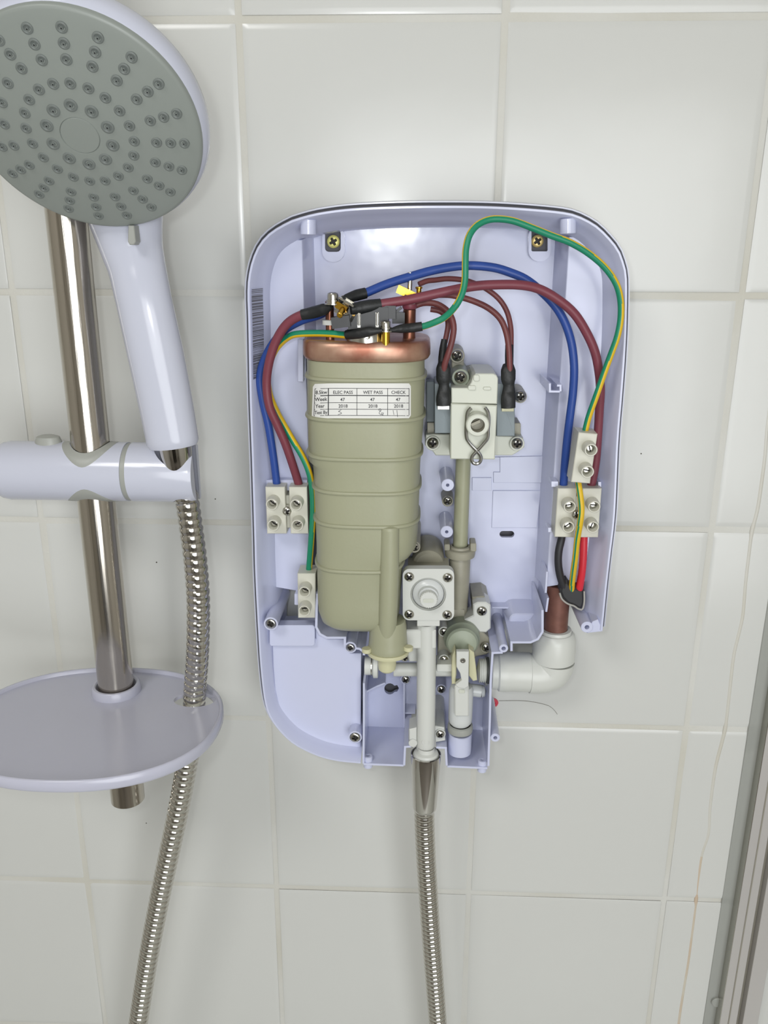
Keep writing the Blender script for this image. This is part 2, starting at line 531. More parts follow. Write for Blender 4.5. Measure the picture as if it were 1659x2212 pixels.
# raised side panels
inn = off(9.2)
def inner(z0, z1, side):
    xm = 0.268
    return [p for p in inn if z1 <= p[1] <= z0 and ((p[0] < xm) == (side < 0))]
zt = W(652, 508, dP).z; zb = W(676, 1283, dP).z
lp = [p for p in inn if p[0] < W(650, 480, dP).x and p[1] >= zb]
poly = lp + [(W(652, 500, dP).x, lp[-1][1]), (W(676, 1283, dP).x, zb)]
mb = MB(); rings(mb, poly, [(-3.5, dF), (0, dP - .4), (.4, dP)])
mb.build('raised_panel', 'shell', case)
zb2 = W(1180, 1268, dP).z
rp = [p for p in inn if p[0] > W(1234, 480, dP).x and p[1] >= zb2]
poly = rp + [(W(1180, 1268, dP).x, zb2), (W(1230, 505, dP).x, rp[0][1])]
mb = MB(); rings(mb, poly, [(-3.5, dF), (0, dP - .4), (.4, dP)])
mb.build('raised_panel', 'shell', case)
# lower left cover plate, with flap
mb = MB()
prism(mb, [(588, 1380), (590, 1440), (594, 1490), (603, 1528), (622, 1562), (650, 1590), (690, 1609), (735, 1620), (772, 1623),
           (779, 1618), (780, 1412), (757, 1412), (745, 1398), (745, 1381), (706, 1381), (690, 1373), (682, 1358), (682, 1380)], 44, dF, .5)
mb.build('lower_panel', 'shell', case)
mb = MB(); prism(mb, rr(582, 1351, 680, 1396, 6), 48, 40, .4)
mb.build('cable_flap', 'shell', case)
# ridge round the tank foot
mb = MB()
wallpath(mb, [(686, 1283), (684, 1311), (683, 1355), (691, 1370), (706, 1378), (745, 1378), (745, 1398)], 1.6, 56, dF)
mb.build('rib', 'shell', case)
mb = MB()
wallpath(mb, [(769, 1401), (777, 1402), (786, 1409), (786, 1416)], 1.5, 56, dF)
mb.build('rib', 'shell', case)
# ridge round the pipe entry on the right
mb = MB()
wallpath(mb, [(1172, 1318), (1172, 1365), (1162, 1381), (1146, 1388), (1105, 1388), (1105, 1407)], 1.5, 56, dF)
mb.build('rib', 'shell', case)
mb = MB()
wallpath(mb, [(1086, 1410), (1064, 1411), (1062, 1440), (1060, 1475), (1058, 1560), (1056, 1620), (1055, 1655)], 1.5, 56, dF)
mb.build('rib', 'shell', case)
for q in ([(1182, 1235), (1179, 1281)], [(1184, 1292), (1180, 1322)]):
    mb = MB(); wallpath(mb, q, 1.3, 44, dF); mb.build('rib', 'shell', case)
# bottom compartment: side, inner and floor walls
mb = MB(); wallpath(mb, [(786, 1476), (786, 1560), (785, 1650)], 1.4, 54, dF); mb.build('rib', 'shell', case)
mb = MB(); wallpath(mb, [(787, 1497), (812, 1484), (832, 1476)], 1.2, 30, dF); mb.build('rib', 'shell', case)
mb = MB(); wallpath(mb, [(873, 1470), (873, 1572)], 1.3, 22, dF); mb.build('rib', 'shell', case)
mb = MB(); wallpath(mb, [(873, 1541), (897, 1541)], 1.2, 20, dF); mb.build('rib', 'shell', case)
mb = MB()
wallpath(mb, [(785, 1651), (872, 1654)], 1.5, 54, dF)
wallpath(mb, [(966, 1656), (1053, 1660)], 1.5, 54, dF)
wallpath(mb, [(873, 1654), (875, 1614), (888, 1613)], 1.5, 56, dF)
wallpath(mb, [(942, 1615), (963, 1616), (965, 1654)], 1.5, 56, dF)
mb.build('bottom_wall', 'shell', case)
# thin steps moulded into the base plate
for q in ([(1064, 988), (1080, 988), (1080, 1020), (1066, 1020), (1066, 1043), (1172, 1043), (1172, 985)],
          [(1065, 1060), (1168, 1060), (1160, 1140), (1062, 1140)], [(1020, 1032), (1062, 1032), (1062, 1060), (1020, 1060)]):
    mb = MB(); prism(mb, q, 9.0, dF - 1, .2); mb.build('moulded_step', 'shell', case)
mb = MB(); wallpath(mb, [(1062, 1313), (1152, 1314)], 1.2, 16, dF); mb.build('rib', 'shell', case)
mb = MB(); prism(mb, rr(1100, 1326, 1163, 1384, 14), 26, dF, .8, draft=3); mb.build('moulded_step', 'shell', case)
for q in (rr(643, 733, 655, 825, 1), ):
    mb = MB(); prism(mb, q, 44, dP - 1, .3); mb.build('guide_rib', 'shell', case)
mb = MB()
wallpath(mb, [(1188, 828), (1188, 846), (1210, 846)], 1.3, 46, dF); wallpath(mb, [(1203, 833), (1211, 833), (1211, 846)], 1.3, 46, dF)
mb.build('hook', 'shell', case)
for q in (rr(1191, 1040, 1206, 1052, 1), rr(1292, 1041, 1299, 1052, 1), rr(1184, 1140, 1191, 1150, 1)):
    mb = MB(); prism(mb, q, 46, dP, .2); mb.build('clip', 'shell', case)
for q in (rr(636, 1283, 645, 1307, 2), rr(681, 1279, 687, 1308, 2)):
    mb = MB(); prism(mb, q, 50, 20, .2); mb.build('clip', 'shell', case)
mb = MB(); prism(mb, rr(574, 1037, 664, 1060, 1), 42, dP - 1, .3); mb.build('cable_guide', 'shell', case)
# corner posts at the top
for (x, y) in ((666, 489), (1227, 487)):
    mb = MB(); p = W(x, y - 15, 50); q = W(x, y + 18, 50)
    cyl(mb, q, p, 0.0044, 0.0044, 28)
    mb.build('corner_post', 'shell', case)
# bosses
mb = MB(); ycyl(mb, 967, 1048, 38, dF, 4.0, 1.1); mb.build('screw_post', 'shell', case)
mb = MB(); ycyl(mb, 965, 1149, 38, dF, 4.0, 1.1); mb.build('screw_post', 'shell', case)
mb = MB(); ycyl(mb, 585, 1348, 58, dF, 4.6, 3.6, hd=3); mb.build('screw_post', 'shell', case)
mb = MB(); ycyl(mb, 767, 1593, 54, dF, 4.6, 3.7, hd=2); mb.build('screw_post', 'shell', case)
mb = MB(); ycyl(mb, 757, 1399, 56, dF, 4.0, 3.1, hd=3); mb.build('screw_post', 'shell', case)
mb = MB(); ycyl(mb, 1088, 1401, 56, dF, 2.9, 1.4); mb.build('screw_post', 'shell', case)
mb = MB(); ycyl(mb, 1268, 1355, 56, dF, 3.8, 1.5); mb.build('screw_post', 'shell', case)
mb = MB(); ycyl(mb, 1070, 1594, 56, 8, 3.1, 1.3); mb.build('screw_post', 'shell', case)
for x, y in ((795, 1632), (1042, 1641)):
    mb = MB(); p = W(x, y, 50); r = 0.0031
    lathe(mb, p + Vector((0, 0, -0.0088)), (0, 0, 1), [(0, 0), (r - .0003, 0), (r, .0003), (r, .0085), (r - .0004, .0088), (0.0013, .0088), (0.0013, .006), (0, .006)])
    mb.build('screw_post', 'shell', case)
mb = MB(); prism(mb, [(1302, 1364), (1268, 1368), (1280, 1343), (1292, 1338)], 55, dF, .3); mb.build('rib', 'shell', case)
mb = MB(); ycyl(mb, 967, 1083, 24, dF, 3.6); mb.build('screw_post', 'tan', case)
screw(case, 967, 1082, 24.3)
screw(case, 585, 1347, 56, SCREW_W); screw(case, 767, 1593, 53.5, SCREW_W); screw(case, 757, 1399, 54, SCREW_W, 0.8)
# wall fixing slots with wall screws
for k, (x, y, sx, me) in enumerate(((720, 527, 720, SCREW_Z), (1166, 526, 1161, SCREW_O))):
    mb = MB()
    lo = XZ(rr(x - 24, y - 39, x + 24, y + 39, 23, 7), 12)
    li = XZ(rr(x - 18, y - 32, x + 17, y + 17, 2, 1) if k else rr(x - 18, y - 31, x + 16, y + 17, 8, 3), 12)
    holed(mb, lo, [li], 12, dF - 1)
    fl = mb.build('fixing_slot', 'shell', case)
    mb = MB(); prism(mb, rr(x - 18, y - 32, x + 17, y + 17, 3), 8.4, 7, 0); mb.build('slot_shade', 'shell_shade', case)  # dark plate painting the shade at the bottom of the slot
    screw(case, sx, y - 5, 11, me, name='wall_screw')
# barcode sticker on the left side wall
def slope_pt(z, t, lift=0.25):
    best = min((p for p in rimp if p[0] < 0.2), key=lambda p: abs(p[1] - z))
    c = [p for p in rimp if p[0] < 0.2]
    c.sort(key=lambda p: p[1])
    x = c[0][0]
    for a, b in zip(c, c[1:]):
        if a[1] <= z <= b[1]:
            x = a[0] + (b[0] - a[0]) * (z - a[1]) / max(1e-9, b[1] - a[1])
    k = min(2, int(t * 3)); u = t * 3 - k
    (o0, d0), (o1, d1) = ((1.5, 55.7), (3.6, 48), (6.4, 41), (9.6, 36))[k:k + 2]
    o = o0 + (o1 - o0) * u; d = d0 + (d1 - d0) * u
    return Vector((x + (o + lift) / 1000, -(d + lift * .3) / 1000, z))
z0, z1 = W(548, 622, 50).z, W(548, 818, 50).z
mb = MB(); vs = []; n = 24
for i in range(n + 1):
    z = z0 + (z1 - z0) * i / n
    vs += [slope_pt(z, 0.03), slope_pt(z, .333), slope_pt(z, 0.66)]
mb.add(vs, [(3 * i + a, 3 * i + a + 1, 3 * i + a + 4, 3 * i + a + 3) for i in range(n) for a in (0, 1)])
st = mb.build('barcode_sticker', 'shell', case, recalc=False)
mb = MB(); z = z0 - 0.0006
while z > z1 + 0.001:
    h = random.choice((0.0003, 0.0005, 0.0009, 0.0012))
    mb.add([slope_pt(z, .06, .45), slope_pt(z, .333, .45), slope_pt(z, .62, .45), slope_pt(z - h, .62, .45), slope_pt(z - h, .333, .45), slope_pt(z - h, .06, .45)], [(0, 1, 4, 5), (1, 2, 3, 4)])
    z -= h + random.choice((0.0003, 0.0004, 0.0006))
mb.build('barcode', 'ink2', st, recalc=False)

# ================================================================== HEATER TANK
tank = thing('heater_tank', 'tall ribbed olive plastic water heater tank under a copper lid', 'heater tank', W(795, 1368, 48))
TC = 48.0
PROF = [(784, 667, 917, 1), (812, 667, 918, 1), (900, 668, 915, 1), (984, 671, 909, 1), (992, 680, 908, .99), (1060, 683, 906, .99), (1135, 686, 903, .98),
        (1165, 687, 900, .97), (1182, 687, 888, .96), (1200, 688, 872, .95), (1300, 690, 866, .93), (1335, 692, 864, .92), (1354, 698, 861, .86), (1366, 712, 852, .72)]
BD = 0.0305
def tank_lr(xl, xr, y):
    a, b = W(xl, y, TC), W(xr, y, TC)
    z = W(795, y, 48 if y < 1190 else 56 if y < 1250 else 66 if y < 1320 else 71).z
    return Vector((a.x, a.y, z)), Vector((b.x, b.y, z))
def tank_at(z):
    q = [tank_lr(xl, xr, y) + (s,) for y, xl, xr, s in PROF]
    for a, b in zip(q, q[1:]):
        if a[0].z >= z >= b[0].z:
            t = (a[0].z - z) / (a[0].z - b[0].z)
            return (a[0].x * (1 - t) + b[0].x * t, a[1].x * (1 - t) + b[1].x * t, a[2] * (1 - t) + b[2] * t)
    e = q[0] if z > q[0][0].z else q[-1]
    return e[0].x, e[1].x, e[2]
def se_ring(xl, xr, b, z, n=56, e=3.3, grow=0.0, yc=TC):
    cx, a = (xl + xr) / 2, (xr - xl) / 2 + grow
    b = b + grow; o = []
    for k in range(n):
        t = 2 * pi * k / n; c, s = cos(t), sin(t)
        o.append(Vector((cx + a * math.copysign(abs(c) ** (2 / e), c), -yc / 1000 - b * math.copysign(abs(s) ** (2 / e), s), z)))
    return o
def loft(mb, rs, mi=0, caps=True):
    n = len(rs[0]); vs = [p for r in rs for p in r]; fs = []
    for k in range(len(rs) - 1):
        for i in range(n):
            j = (i + 1) % n; fs.append((k * n + i, k * n + j, (k + 1) * n + j, (k + 1) * n + i))
    if caps:
        fs.append(tuple(range(n))[::-1]); fs.append(tuple((len(rs) - 1) * n + i for i in range(n)))
    mb.add(vs, fs, mi)
mb = MB(); rs = []
for y, xl, xr, s in PROF:
    a, b = tank_lr(xl, xr, y)
    if not rs: rs.append(se_ring(a.x, b.x, BD * s, a.z + .004))
    rs.append(se_ring(a.x, b.x, BD * s, a.z))
loft(mb, rs); mb.build('tank_body', 'tank', tank, sharp=50)
for y in (823, 911, 995, 1069, 1141, 1240):
    z = W(795, y, 79.5).z
    xl, xr, s = tank_at(z); mb = MB()
    hh, g = 0.0013, 0.0013
    xl2, xr2, _ = tank_at(z - .002)
    rs = [se_ring(xl, xr, BD * s, z + hh, grow=-.0002), se_ring(xl, xr, BD * s, z + hh * .8, grow=g * .7), se_ring(xl, xr, BD * s, z + hh * .3, grow=g),
          se_ring(xl, xr, BD * s, z - hh * .3, grow=g), se_ring(xl, xr, BD * s, z - hh * .8, grow=g * .7), se_ring(xl, xr, BD * s, z - hh, grow=-.0002)]
    loft(mb, rs, caps=False); mb.build('rib', 'tank', tank, sharp=60)
# copper lid
yl = 765; a, b = W(661, yl, TC), W(928, yl, TC)
zt0, zb0 = W(795, 741, 84).z, W(795, 785, 82).z
mb = MB(); hh = zt0 - zb0; rs = []
for gz, gr in ((0, -.0014), (.06, -.0004), (.2, .0004), (.6, .0004), (.86, .0001), (.96, -.0007), (1, -.002)):
    rs.append(se_ring(a.x, b.x, BD + .002, zb0 + hh * gz, grow=gr, e=3.4))
loft(mb, rs); mb.build('lid', 'copper', tank, sharp=50)
LZ = zt0
def top(px, d):           # point on the lid's top under column px
    v = W(px, 730, d); return Vector((v.x, v.y, LZ))
# outlet column, foot and nozzle
mb = MB()
tube(mb, crom([W(842, 1142, 75), W(841, 1230, 75), W(838, 1330, 74), W(836, 1396, 70)], .004), 0.0057, 28)
lathe(mb, W(842, 1142, 75), (0, 0, 1), [(0.0057, 0), (.0052, .0015), (.003, .0026), (0, .003)])
mb.build('outlet_column', 'tank', tank)
mb = MB(); c = W(838, 1394, 66)
lathe(mb, c, (0, 0, 1), [(0, -.004), (.0118, -.004), (.0125, -.002), (.0122, .001), (.0118, .006), (.0115, .014), (.0108, .018), (0, .019)], 32)
mb.build('foot', 'tank', tank)
mb = MB()
lathe(mb, W(838, 1402, 66), (0, 0, 1), [(0, -.0022), (.0132, -.0022), (.0136, -.001), (.0134, .0004), (0, .0004)], 32)
for x, y in ((882, 1400), (792, 1404)):
    cyl(mb, W(x, y, 72) + Vector((0, 0, -.0015)), W(x, y, 72) + Vector((0, 0, .0012)), .003)
mb.build('flange', 'tank_y', tank)
mb = MB()
lathe(mb, W(836, 1408, 68), (0, 0, -1), [(0, 0), (.0058, 0), (.0058, .009), (.0054, .0118), (.004, .0132), (0, .0136)], 28)
mb.build('nozzle', 'tank_y', tank)
# terminal posts
for px, d, r, y in ((713, 66, .0024, 650), (884, 56, .0036, 668)):
    mb = MB(); p = top(px, d); q = Vector((p.x, p.y, W(px, y, d).z))
    cyl(mb, p - Vector((0, 0, .003)), q, r)
    mb.build('copper_post', 'copper_p', tank)
mb = MB(); p = top(884, 56); lathe(mb, Vector((p.x, p.y, W(884, 652, 56).z)), (0, 0, 1), [(.0036, -.004), (.0041, -.003), (.0041, -.0012), (.0032, -.001), (.0032, .004), (.0014, .004), (.0014, .016), (0, .016)], mi=[0, 0, 0, 1, 1, 2, 2])
mb.build('post_tip', ['brown', 'paper', 'steel'], tank)
mb = MB(); p = top(713, 66); lathe(mb, Vector((p.x, p.y, LZ)), (0, 0, 1), [(.0042, .008), (.0042, .0105), (.0026, .0108), (0, .0108)])
mb.build('ceramic_collar', 'white', tank)
mb = MB(); p = top(833, 78); zc = W(833, 716, 78).z
cyl(mb, p - Vector((0, 0, .002)), Vector((p.x, p.y, zc)), .0024)
mb.build('brass_stud', 'brass', tank)
mb = MB(); q = Vector((p.x, p.y, zc))
lathe(mb, q, (0, 0, 1), [(0, 0), (.0042, 0), (.0042, .0005), (.003, .0005), (.003, .0014), (.0033, .0015), (.0033, .0023), (.0027, .0024), (.0027, .005), (.0025, .0054), (.0015, .0056), (0, .0048)])
mb.build('stud_screw', 'steel', tank)
# thermostat: metal disc and black body
mb = MB(); p = top(793, 68)
lathe(mb, p, (0, 0, 1), [(.012, -.001), (.012, .0045), (.0112, .0058), (0, .006)], 32)
lathe(mb, p + Vector((0.001, -.0118, .0028)), (0, -1, 0), [(.0014, 0), (.0012, .0006), (0, .0002)], 14)
mb.build('thermostat_disc', 'steel', tank)
mb = MB()
qbox(mb, p + Vector((.001, .001, .0118)), .022, .016, .013)
qbox(mb, p + Vector((.001, .002, .0175)), .024, .012, .005)
qbox(mb, p + Vector((.012, .0, .0155)), .008, .012, .007)
qbox(mb, p + Vector((-.010, .004, .013)), .006, .010, .012)
mb.build('thermostat_body', 'black_b', tank)
mb = MB()
for dx in (-.004, .006):
    qbox(mb, p + Vector((dx, -.0078, .0115)), .0016, .001, .008)
    cyl(mb, p + Vector((dx, -.008, .0085)), p + Vector((dx, -.008, .0155)), .0008)
mb.build('contact_leg', 'steel', tank)
# left terminal: screw with washers, brass saddle
mb = MB(); c = W(719, 652, 74)
lathe(mb, c, (0, 0, 1), [(0, -.0014), (.0046, -.0014), (.0046, -.0008), (.0036, -.0007), (.0036, .0002), (.0039, .0003), (.0039, .0011), (.0031, .0012), (.0031, .0036), (.0028, .0046), (.0018, .005), (0, .004)])
mb.build('terminal_screw', 'steel', tank)
rt = Matrix.Rotation(radians(28), 3, 'Y') @ Matrix.Rotation(radians(-20), 3, 'Z')
mb = MB(); c = W(741, 672, 76)
qbox(mb, c + Vector((.002, .003, .001)), .012, .001, .010, rt); qbox(mb, c + Vector((.003, .0, .0045)), .010, .007, .001, rt)
mb.build('steel_bracket', 'steel', tank)
mb = MB(); qbox(mb, c + Vector((-.001, -.001, -.0055)), .010, .008, .006, Matrix.Rotation(radians(-8), 3, 'Y'))
mb.build('thermal_clip', 'black_b', tank)
mb = MB(); cyl(mb, W(742, 668, 78), W(733, 682, 84), .0019, .0016, 18)
qbox(mb, W(738, 664, 78), .007, .002, .0035, rt)
mb.build('brass_bolt', 'brass', tank)
mb = MB(); c = W(883, 632, 60)
qbox(mb, c, .0135, .004, .0032, Matrix.Rotation(radians(24), 3, 'Y')); qbox(mb, c + Vector((-.004, .0, .001)), .005, .008, .004, Matrix.Rotation(radians(24), 3, 'Y'))
cyl(mb, W(905, 634, 62), W(905, 620, 62), .0014, .0014, 12); cyl(mb, W(905, 624, 62), W(905, 619, 62), .002, .002, 12)
mb.build('brass_clamp', 'brass', tank)
mb = MB(); c = W(861, 686, 62)
qbox(mb, c, .007, .008, .006); qbox(mb, W(858, 672, 64), .006, .003, .0015, Matrix.Rotation(radians(-40), 3, 'Y'))
mb.build('connector', 'black_b', tank)
# right hand fixing lug of the tank
mb = MB(); ycyl(mb, 895, 1182, 54, dF, 3.8, mi=0); mb.build('fixing_lug', 'tan', tank)
screw(tank, 896, 1181, 54.2)
mb = MB(); prism(mb, [(883, 1192), (907, 1190), (906, 1207), (893, 1216), (884, 1212)], 30, dF, .3); mb.build('rib', 'shell', case)
mb = MB(); ycyl(mb, 676, 1000, 26, dF, 3.2); mb.build('fixing_lug', 'tan', tank)
# ---- the test label, wrapped on the tank's curved front
def surf(x, z, lift):
    xl, xr, s = tank_at(z); cx, a = (xl + xr) / 2, (xr - xl) / 2
    q = min(.985, abs((x - cx) / a)); b = BD * s
    return Vector((x, -TC / 1000 - b * (1 - q ** 3.3) ** (1 / 3.3) - lift / 1000, z))
def SP(px, py, lift=0.15):
    d = 79.0
    for _ in range(6):
        p = W(px, py, d); q = surf(p.x, p.z, lift); d = -q.y * 1000
    return q
def lab(u, v, lift):        # label sheet coordinates in photo pixels: the left column sags a little
    bend = max(0, (716 - u) / 44)
    return SP(u - 3.0 * bend * (v - 830) / 70, v + 1.6 * bend, lift)
mb = MB(); poly = rr(675, 827.5, 888, 904, 5, 4); vs = []; NX, NY = 40, 12
x0, x1, y0, y1 = 676, 887.5, 828, 903.5
for j in range(NY + 1):
    for i in range(NX + 1):
        v = y0 + (y1 - y0) * j / NY; u = x0 + (x1 - x0) * i / NX
        e = min(v - y0, y1 - v); ins = 4 * (1 - math.sqrt(max(0, 1 - (1 - min(1, e / 4)) ** 2)))
        vs.append(lab(min(max(u, x0 + ins), x1 - ins), v, 0.25))
mb.add(vs, [(j * (NX + 1) + i, j * (NX + 1) + i + 1, (j + 1) * (NX + 1) + i + 1, (j + 1) * (NX + 1) + i) for j in range(NY) for i in range(NX)])
label = mb.build('test_label', 'paper', tank, recalc=False)
mb = MB()
def line(u0, v0, u1, v1, w=1.0, n=14, lift=.36, mi=0):
    du, dv = u1 - u0, v1 - v0; l = math.hypot(du, dv); nx, ny = -dv / l * w / 2, du / l * w / 2; vs = []
    for i in range(n + 1):
        t = i / n; u, v = u0 + du * t, v0 + dv * t
        vs += [lab(u + nx, v + ny, lift), lab(u - nx, v - ny, lift)]
    mb.add(vs, [(2 * i, 2 * i + 1, 2 * i + 3, 2 * i + 2) for i in range(n)], mi)
TX = [680.5, 709.5, 771, 837.5, 883.5]; TY = [838.5, 854, 869.5, 883.5, 897]
for k, y in enumerate(TY): line(TX[0], y, TX[-1], y + 1.0, 1.9 if k == 1 else 1.1)
for k, x in enumerate(TX): line(x, TY[0], x, TY[-1], 1.9 if k == 1 else 1.1)
mb.build('table_grid', 'ink', label, recalc=False)
deps = None
def text(s, u, v, size, sx=1.0):
    """flat lettering, each vertex laid on the label sheet; (u,v) = centre, size = cap height in photo px"""
    cu = bpy.data.curves.new('t', 'FONT'); cu.body = s; cu.size = 1.0; cu.resolution_u = 3; cu.offset = 0.012
    o = bpy.data.objects.new('t', cu); COL.objects.link(o)
    dg = bpy.context.evaluated_depsgraph_get(); me = bpy.data.meshes.new_from_object(o.evaluated_get(dg))
    xs = [p.co.x for p in me.vertices]; w = (min(xs) + max(xs)) / 2
    k = size / 0.7
    vs = [lab(u + (p.co.x - w) * k * sx, v + size / 2 - p.co.y * k, .38) for p in me.vertices]
    mb.add(vs, [tuple(f.vertices) for f in me.polygons])
    bpy.data.objects.remove(o); bpy.data.meshes.remove(me)
mb = MB()
text('8.5kw', 694.5, 846.5, 7.6, .95); text('Week', 694, 861.5, 7.6, .95); text('Year', 692, 876, 7.4, .95); text('Test By', 694.5, 890, 7.2, .82)
for x, s, q in ((741, 'ELEC PASS', 1.0), (805.5, 'WET PASS', 1.0), (861, 'CHECK', 1.0)):
    text(s, x, 847.5, 6.8, .97)
    text('47', x - 1, 863, 6.8); text('2018', x, 877, 7.0)
mb.build('printed_text', 'ink', label, recalc=False)
mb = MB()
def scrib(pts, w=.9):
    for (a, b), (c, d) in zip(pts, pts[1:]): line(a, b, c, d, w, 2, .4)
scrib([(737, 885), (731, 889), (736, 890.5), (738, 893), (730, 896)])
scrib([(823, 889), (818, 886), (818.5, 883.5), (822, 883), (823.5, 885.5), (820, 889.5), (819, 893), (822, 896), (827, 895.5), (828.5, 892), (824, 892), (824, 895), (828, 897)])
scrib([(849, 886), (851, 896)]); scrib([(857.5, 886), (859, 901)])
mb.build('handwriting', 'pen', label, recalc=False)

# ================================================================== SWITCH AND SOLENOID ASSEMBLY
sw = thing('switch_assembly', 'ivory power switch housing with grey switches each side and a wire spring clip', 'switch', W(1025, 993, 50))
for q, t0 in ((rr(939, 828, 974, 936, 1), 0), (rr(1073, 828, 1112, 942, 1), 1)):
    mb = MB(); prism(mb, q, 50, 22, .3); mb.build('switch_block', 'grey_sw', sw)
mb = MB(); prism(mb, rr(921, 824, 945, 912, 1), 24, 12, .3); mb.build('switch_block', 'grey_sw', sw)
mb = MB()
prism(mb, [(975, 838), (1010, 838), (1018, 826), (1022, 812), (1028, 807), (1066, 807), (1073, 811), (1076, 818), (1074, 873), (975, 871)], 56, 16, .5)
mb.build('housing_top', 'ivory', sw)
mb = MB()
prism(mb, [(974, 872), (1074, 876), (1069, 993), (973, 992)], 57.5, 14, .6)
mb.build('housing', 'ivory', sw)
mb = MB()
for q in (rr(1011, 833, 1028, 843, 3), rr(1044, 836, 1061, 843, 3), rr(1023, 810, 1036, 824, 4)):
    prism(mb, q, 57, 55, .3)
mb.build('moulded_step', 'ivory', sw)
mb = MB()
prism(mb, [(920, 940), (936, 938), (976, 938), (976, 984), (941, 984), (934, 974), (918, 962)], 32, 20, .5)
mb.build('bracket', 'ivory', sw); mb = MB()
prism(mb, [(1068, 941), (1112, 943), (1130, 946), (1133, 966), (1118, 977), (1106, 984), (1068, 984)], 32, 20, .5)
mb.build('bracket', 'ivory', sw)
mb = MB(); prism(mb, rr(923, 913, 938, 950, 2), 26, dF, .3); mb.build('foot', 'tan', sw); mb = MB(); prism(mb, rr(1110, 914, 1125, 950, 3), 26, dF, .3)
mb.build('foot', 'tan', sw)
for x, y, d, r in ((988, 769, 30, 4.4), (995, 816, 44, 5.2), (1124, 857, 30, 4.0), (935, 958, 34, 4.6), (1117, 959, 34, 4.6)):
    mb = MB(); ycyl(mb, x, y, d, dF, r); mb.build('screw_boss', 'tan' if d < 33 else ('greeny' if d == 44 else 'ivory'), sw)
    screw(sw, x, y - 1, d + .3, s=1.22 if d != 44 else 1.3)
mb = MB(); prism(mb, [(976, 775), (1002, 775), (1002, 800), (1026, 796), (1026, 812), (1012, 820), (976, 812)], 26, dF, .4); mb.build('bracket', 'tan', sw)
# spindle boss with bore
mb = MB(); p = W(1032, 919, 66); r = .0066
lathe(mb, p, (0, -1, 0), [(r + .0004, -.010), (r, -.0005), (r - .0006, 0), (.0041, 0), (.0039, -.007), (0, -.007)], 32, [0, 0, 0, 1, 1])
mb.build('spindle_boss', ['ivory', 'tan'], sw)
mb = MB(); qbox(mb, p + Vector((-.0012, .002, .0012)), .0055, .003, .0016, Matrix.Rotation(radians(-25), 3, 'Y')); mb.build('spindle_key', 'tan', sw)
# R-clip
def wr(l, d0=61): return [W(900 + a / 5.925, 740 + b / 5.925, d0) for a, b in l]
mb = MB()
left = wr([(700, 835), (660, 880), (645, 930), (640, 1000), (634, 1100), (636, 1190), (650, 1250), (700, 1315), (770, 1385), (815, 1445), (822, 1500), (800, 1540), (765, 1552), (725, 1540), (704, 1495), (715, 1450), (760, 1400), (830, 1325), (895, 1245), (912, 1190), (914, 1110), (922, 1000), (918, 930), (905, 880), (872, 832)])
tube(mb, crom(left, .0008), .00105, 10)
mb.build('spring_clip', 'wire', sw)
# spade terminals
for q in (rr(945, 873, 971, 885, .5, 1), rr(1084, 880, 1110, 889, .5, 1)):
    mb = MB(); prism(mb, q, 52, 50, .2); mb.build('spade_tab', 'steel' if q[0][0] < 1000 else 'tank_y', sw)

# ================================================================== FLOW PIPE AND VALVE
pipe = thing('inlet_pipe', 'upright olive plastic pipe with a collar below the switch housing', 'pipe', W(995, 1340, 30))
mb = MB(); cyl(mb, W(994, 1186, 26), W(1001, 985, 26), .0048, .0048, 28); mb.build('pipe_tube', 'tank', pipe)
mb = MB(); c = W(994, 1187, 28)
lathe(mb, c, (0, 0, 1), [(.0066, -.0050), (.0096, -.0042), (.0100, -.002), (.0100, .0002), (.0092, .0010), (.0070, .0014), (.0066, .0026), (.0052, .0028)], 32)
prism(mb, rr(1016, 1174, 1029, 1192, 3), 33, 22, .4); prism(mb, rr(960, 1176, 972, 1190, 3), 33, 22, .4)
mb.build('collar', 'tan', pipe)
mb = MB(); lathe(mb, W(994, 1194, 28), (0, 0, -1), [(.0064, -.002), (.0064, .004), (.0069, .005), (.0068, .018), (.0062, .032), (.0060, .044), (0, .044)], 28); mb.build('lower_tube', 'tan', pipe)

val = thing('flow_valve', 'white square flow valve with round splined spindle and four corner screws', 'valve', W(925, 1345, 60))
mb = MB(); c = W(925, 1213, 40)
lathe(mb, W(925, 1222, 44), (0, -1, 0), [(0.0, -.030), (.0105, -.030), (.0105, -.004), (.0098, -.0015), (.008, 0), (0, 0)], 32)
qbox(mb, W(925, 1245, 46), .026, .020, .018)
mb.build('valve_chamber', 'tan', val)
mb = MB()
o = rr(870, 1229, 981, 1340, 14, 5)
o = [p for p in o]
outer = XZ(o, 66); cc = W(925, 1284, 66); hole = [(cc.x + .0110 * cos(2 * pi * k / 36), cc.z + .0110 * sin(2 * pi * k / 36)) for k in range(36)]
holed(mb, outer, [hole], 66, 60)
mb.build('cover_plate', 'white', val, sharp=25)
mb = MB(); prism(mb, rr(901, 1336, 950, 1353, 2), 65, 60, .3); mb.build('tab', 'white', val)
mb = MB(); lathe(mb, cc, (0, -1, 0), [(.0110, -.002), (.0110, -.0008), (.0099, -.0006), (.0099, -.002)], 40); mb.build('ring_seal', 'grey_s', val)
mb = MB(); lathe(mb, cc, (0, -1, 0), [(.0099, -.004), (.0096, -.0010), (.0084, .0004), (.0064, .0012), (.0060, .004), (0, .004)], 40); mb.build('dome', 'clear', val)
mb = MB(); sp = []; q0 = W(926, 1297, 74)
for k in range(48):
    rr_ = .0051 if k % 2 else .0055; sp.append((q0.x + rr_ * cos(2 * pi * k / 48), q0.z + rr_ * sin(2 * pi * k / 48)))
rings(mb, sp, [(0, 66), (0, 73.6), (.4, 74)])
mb.build('splined_spindle', 'white', val)
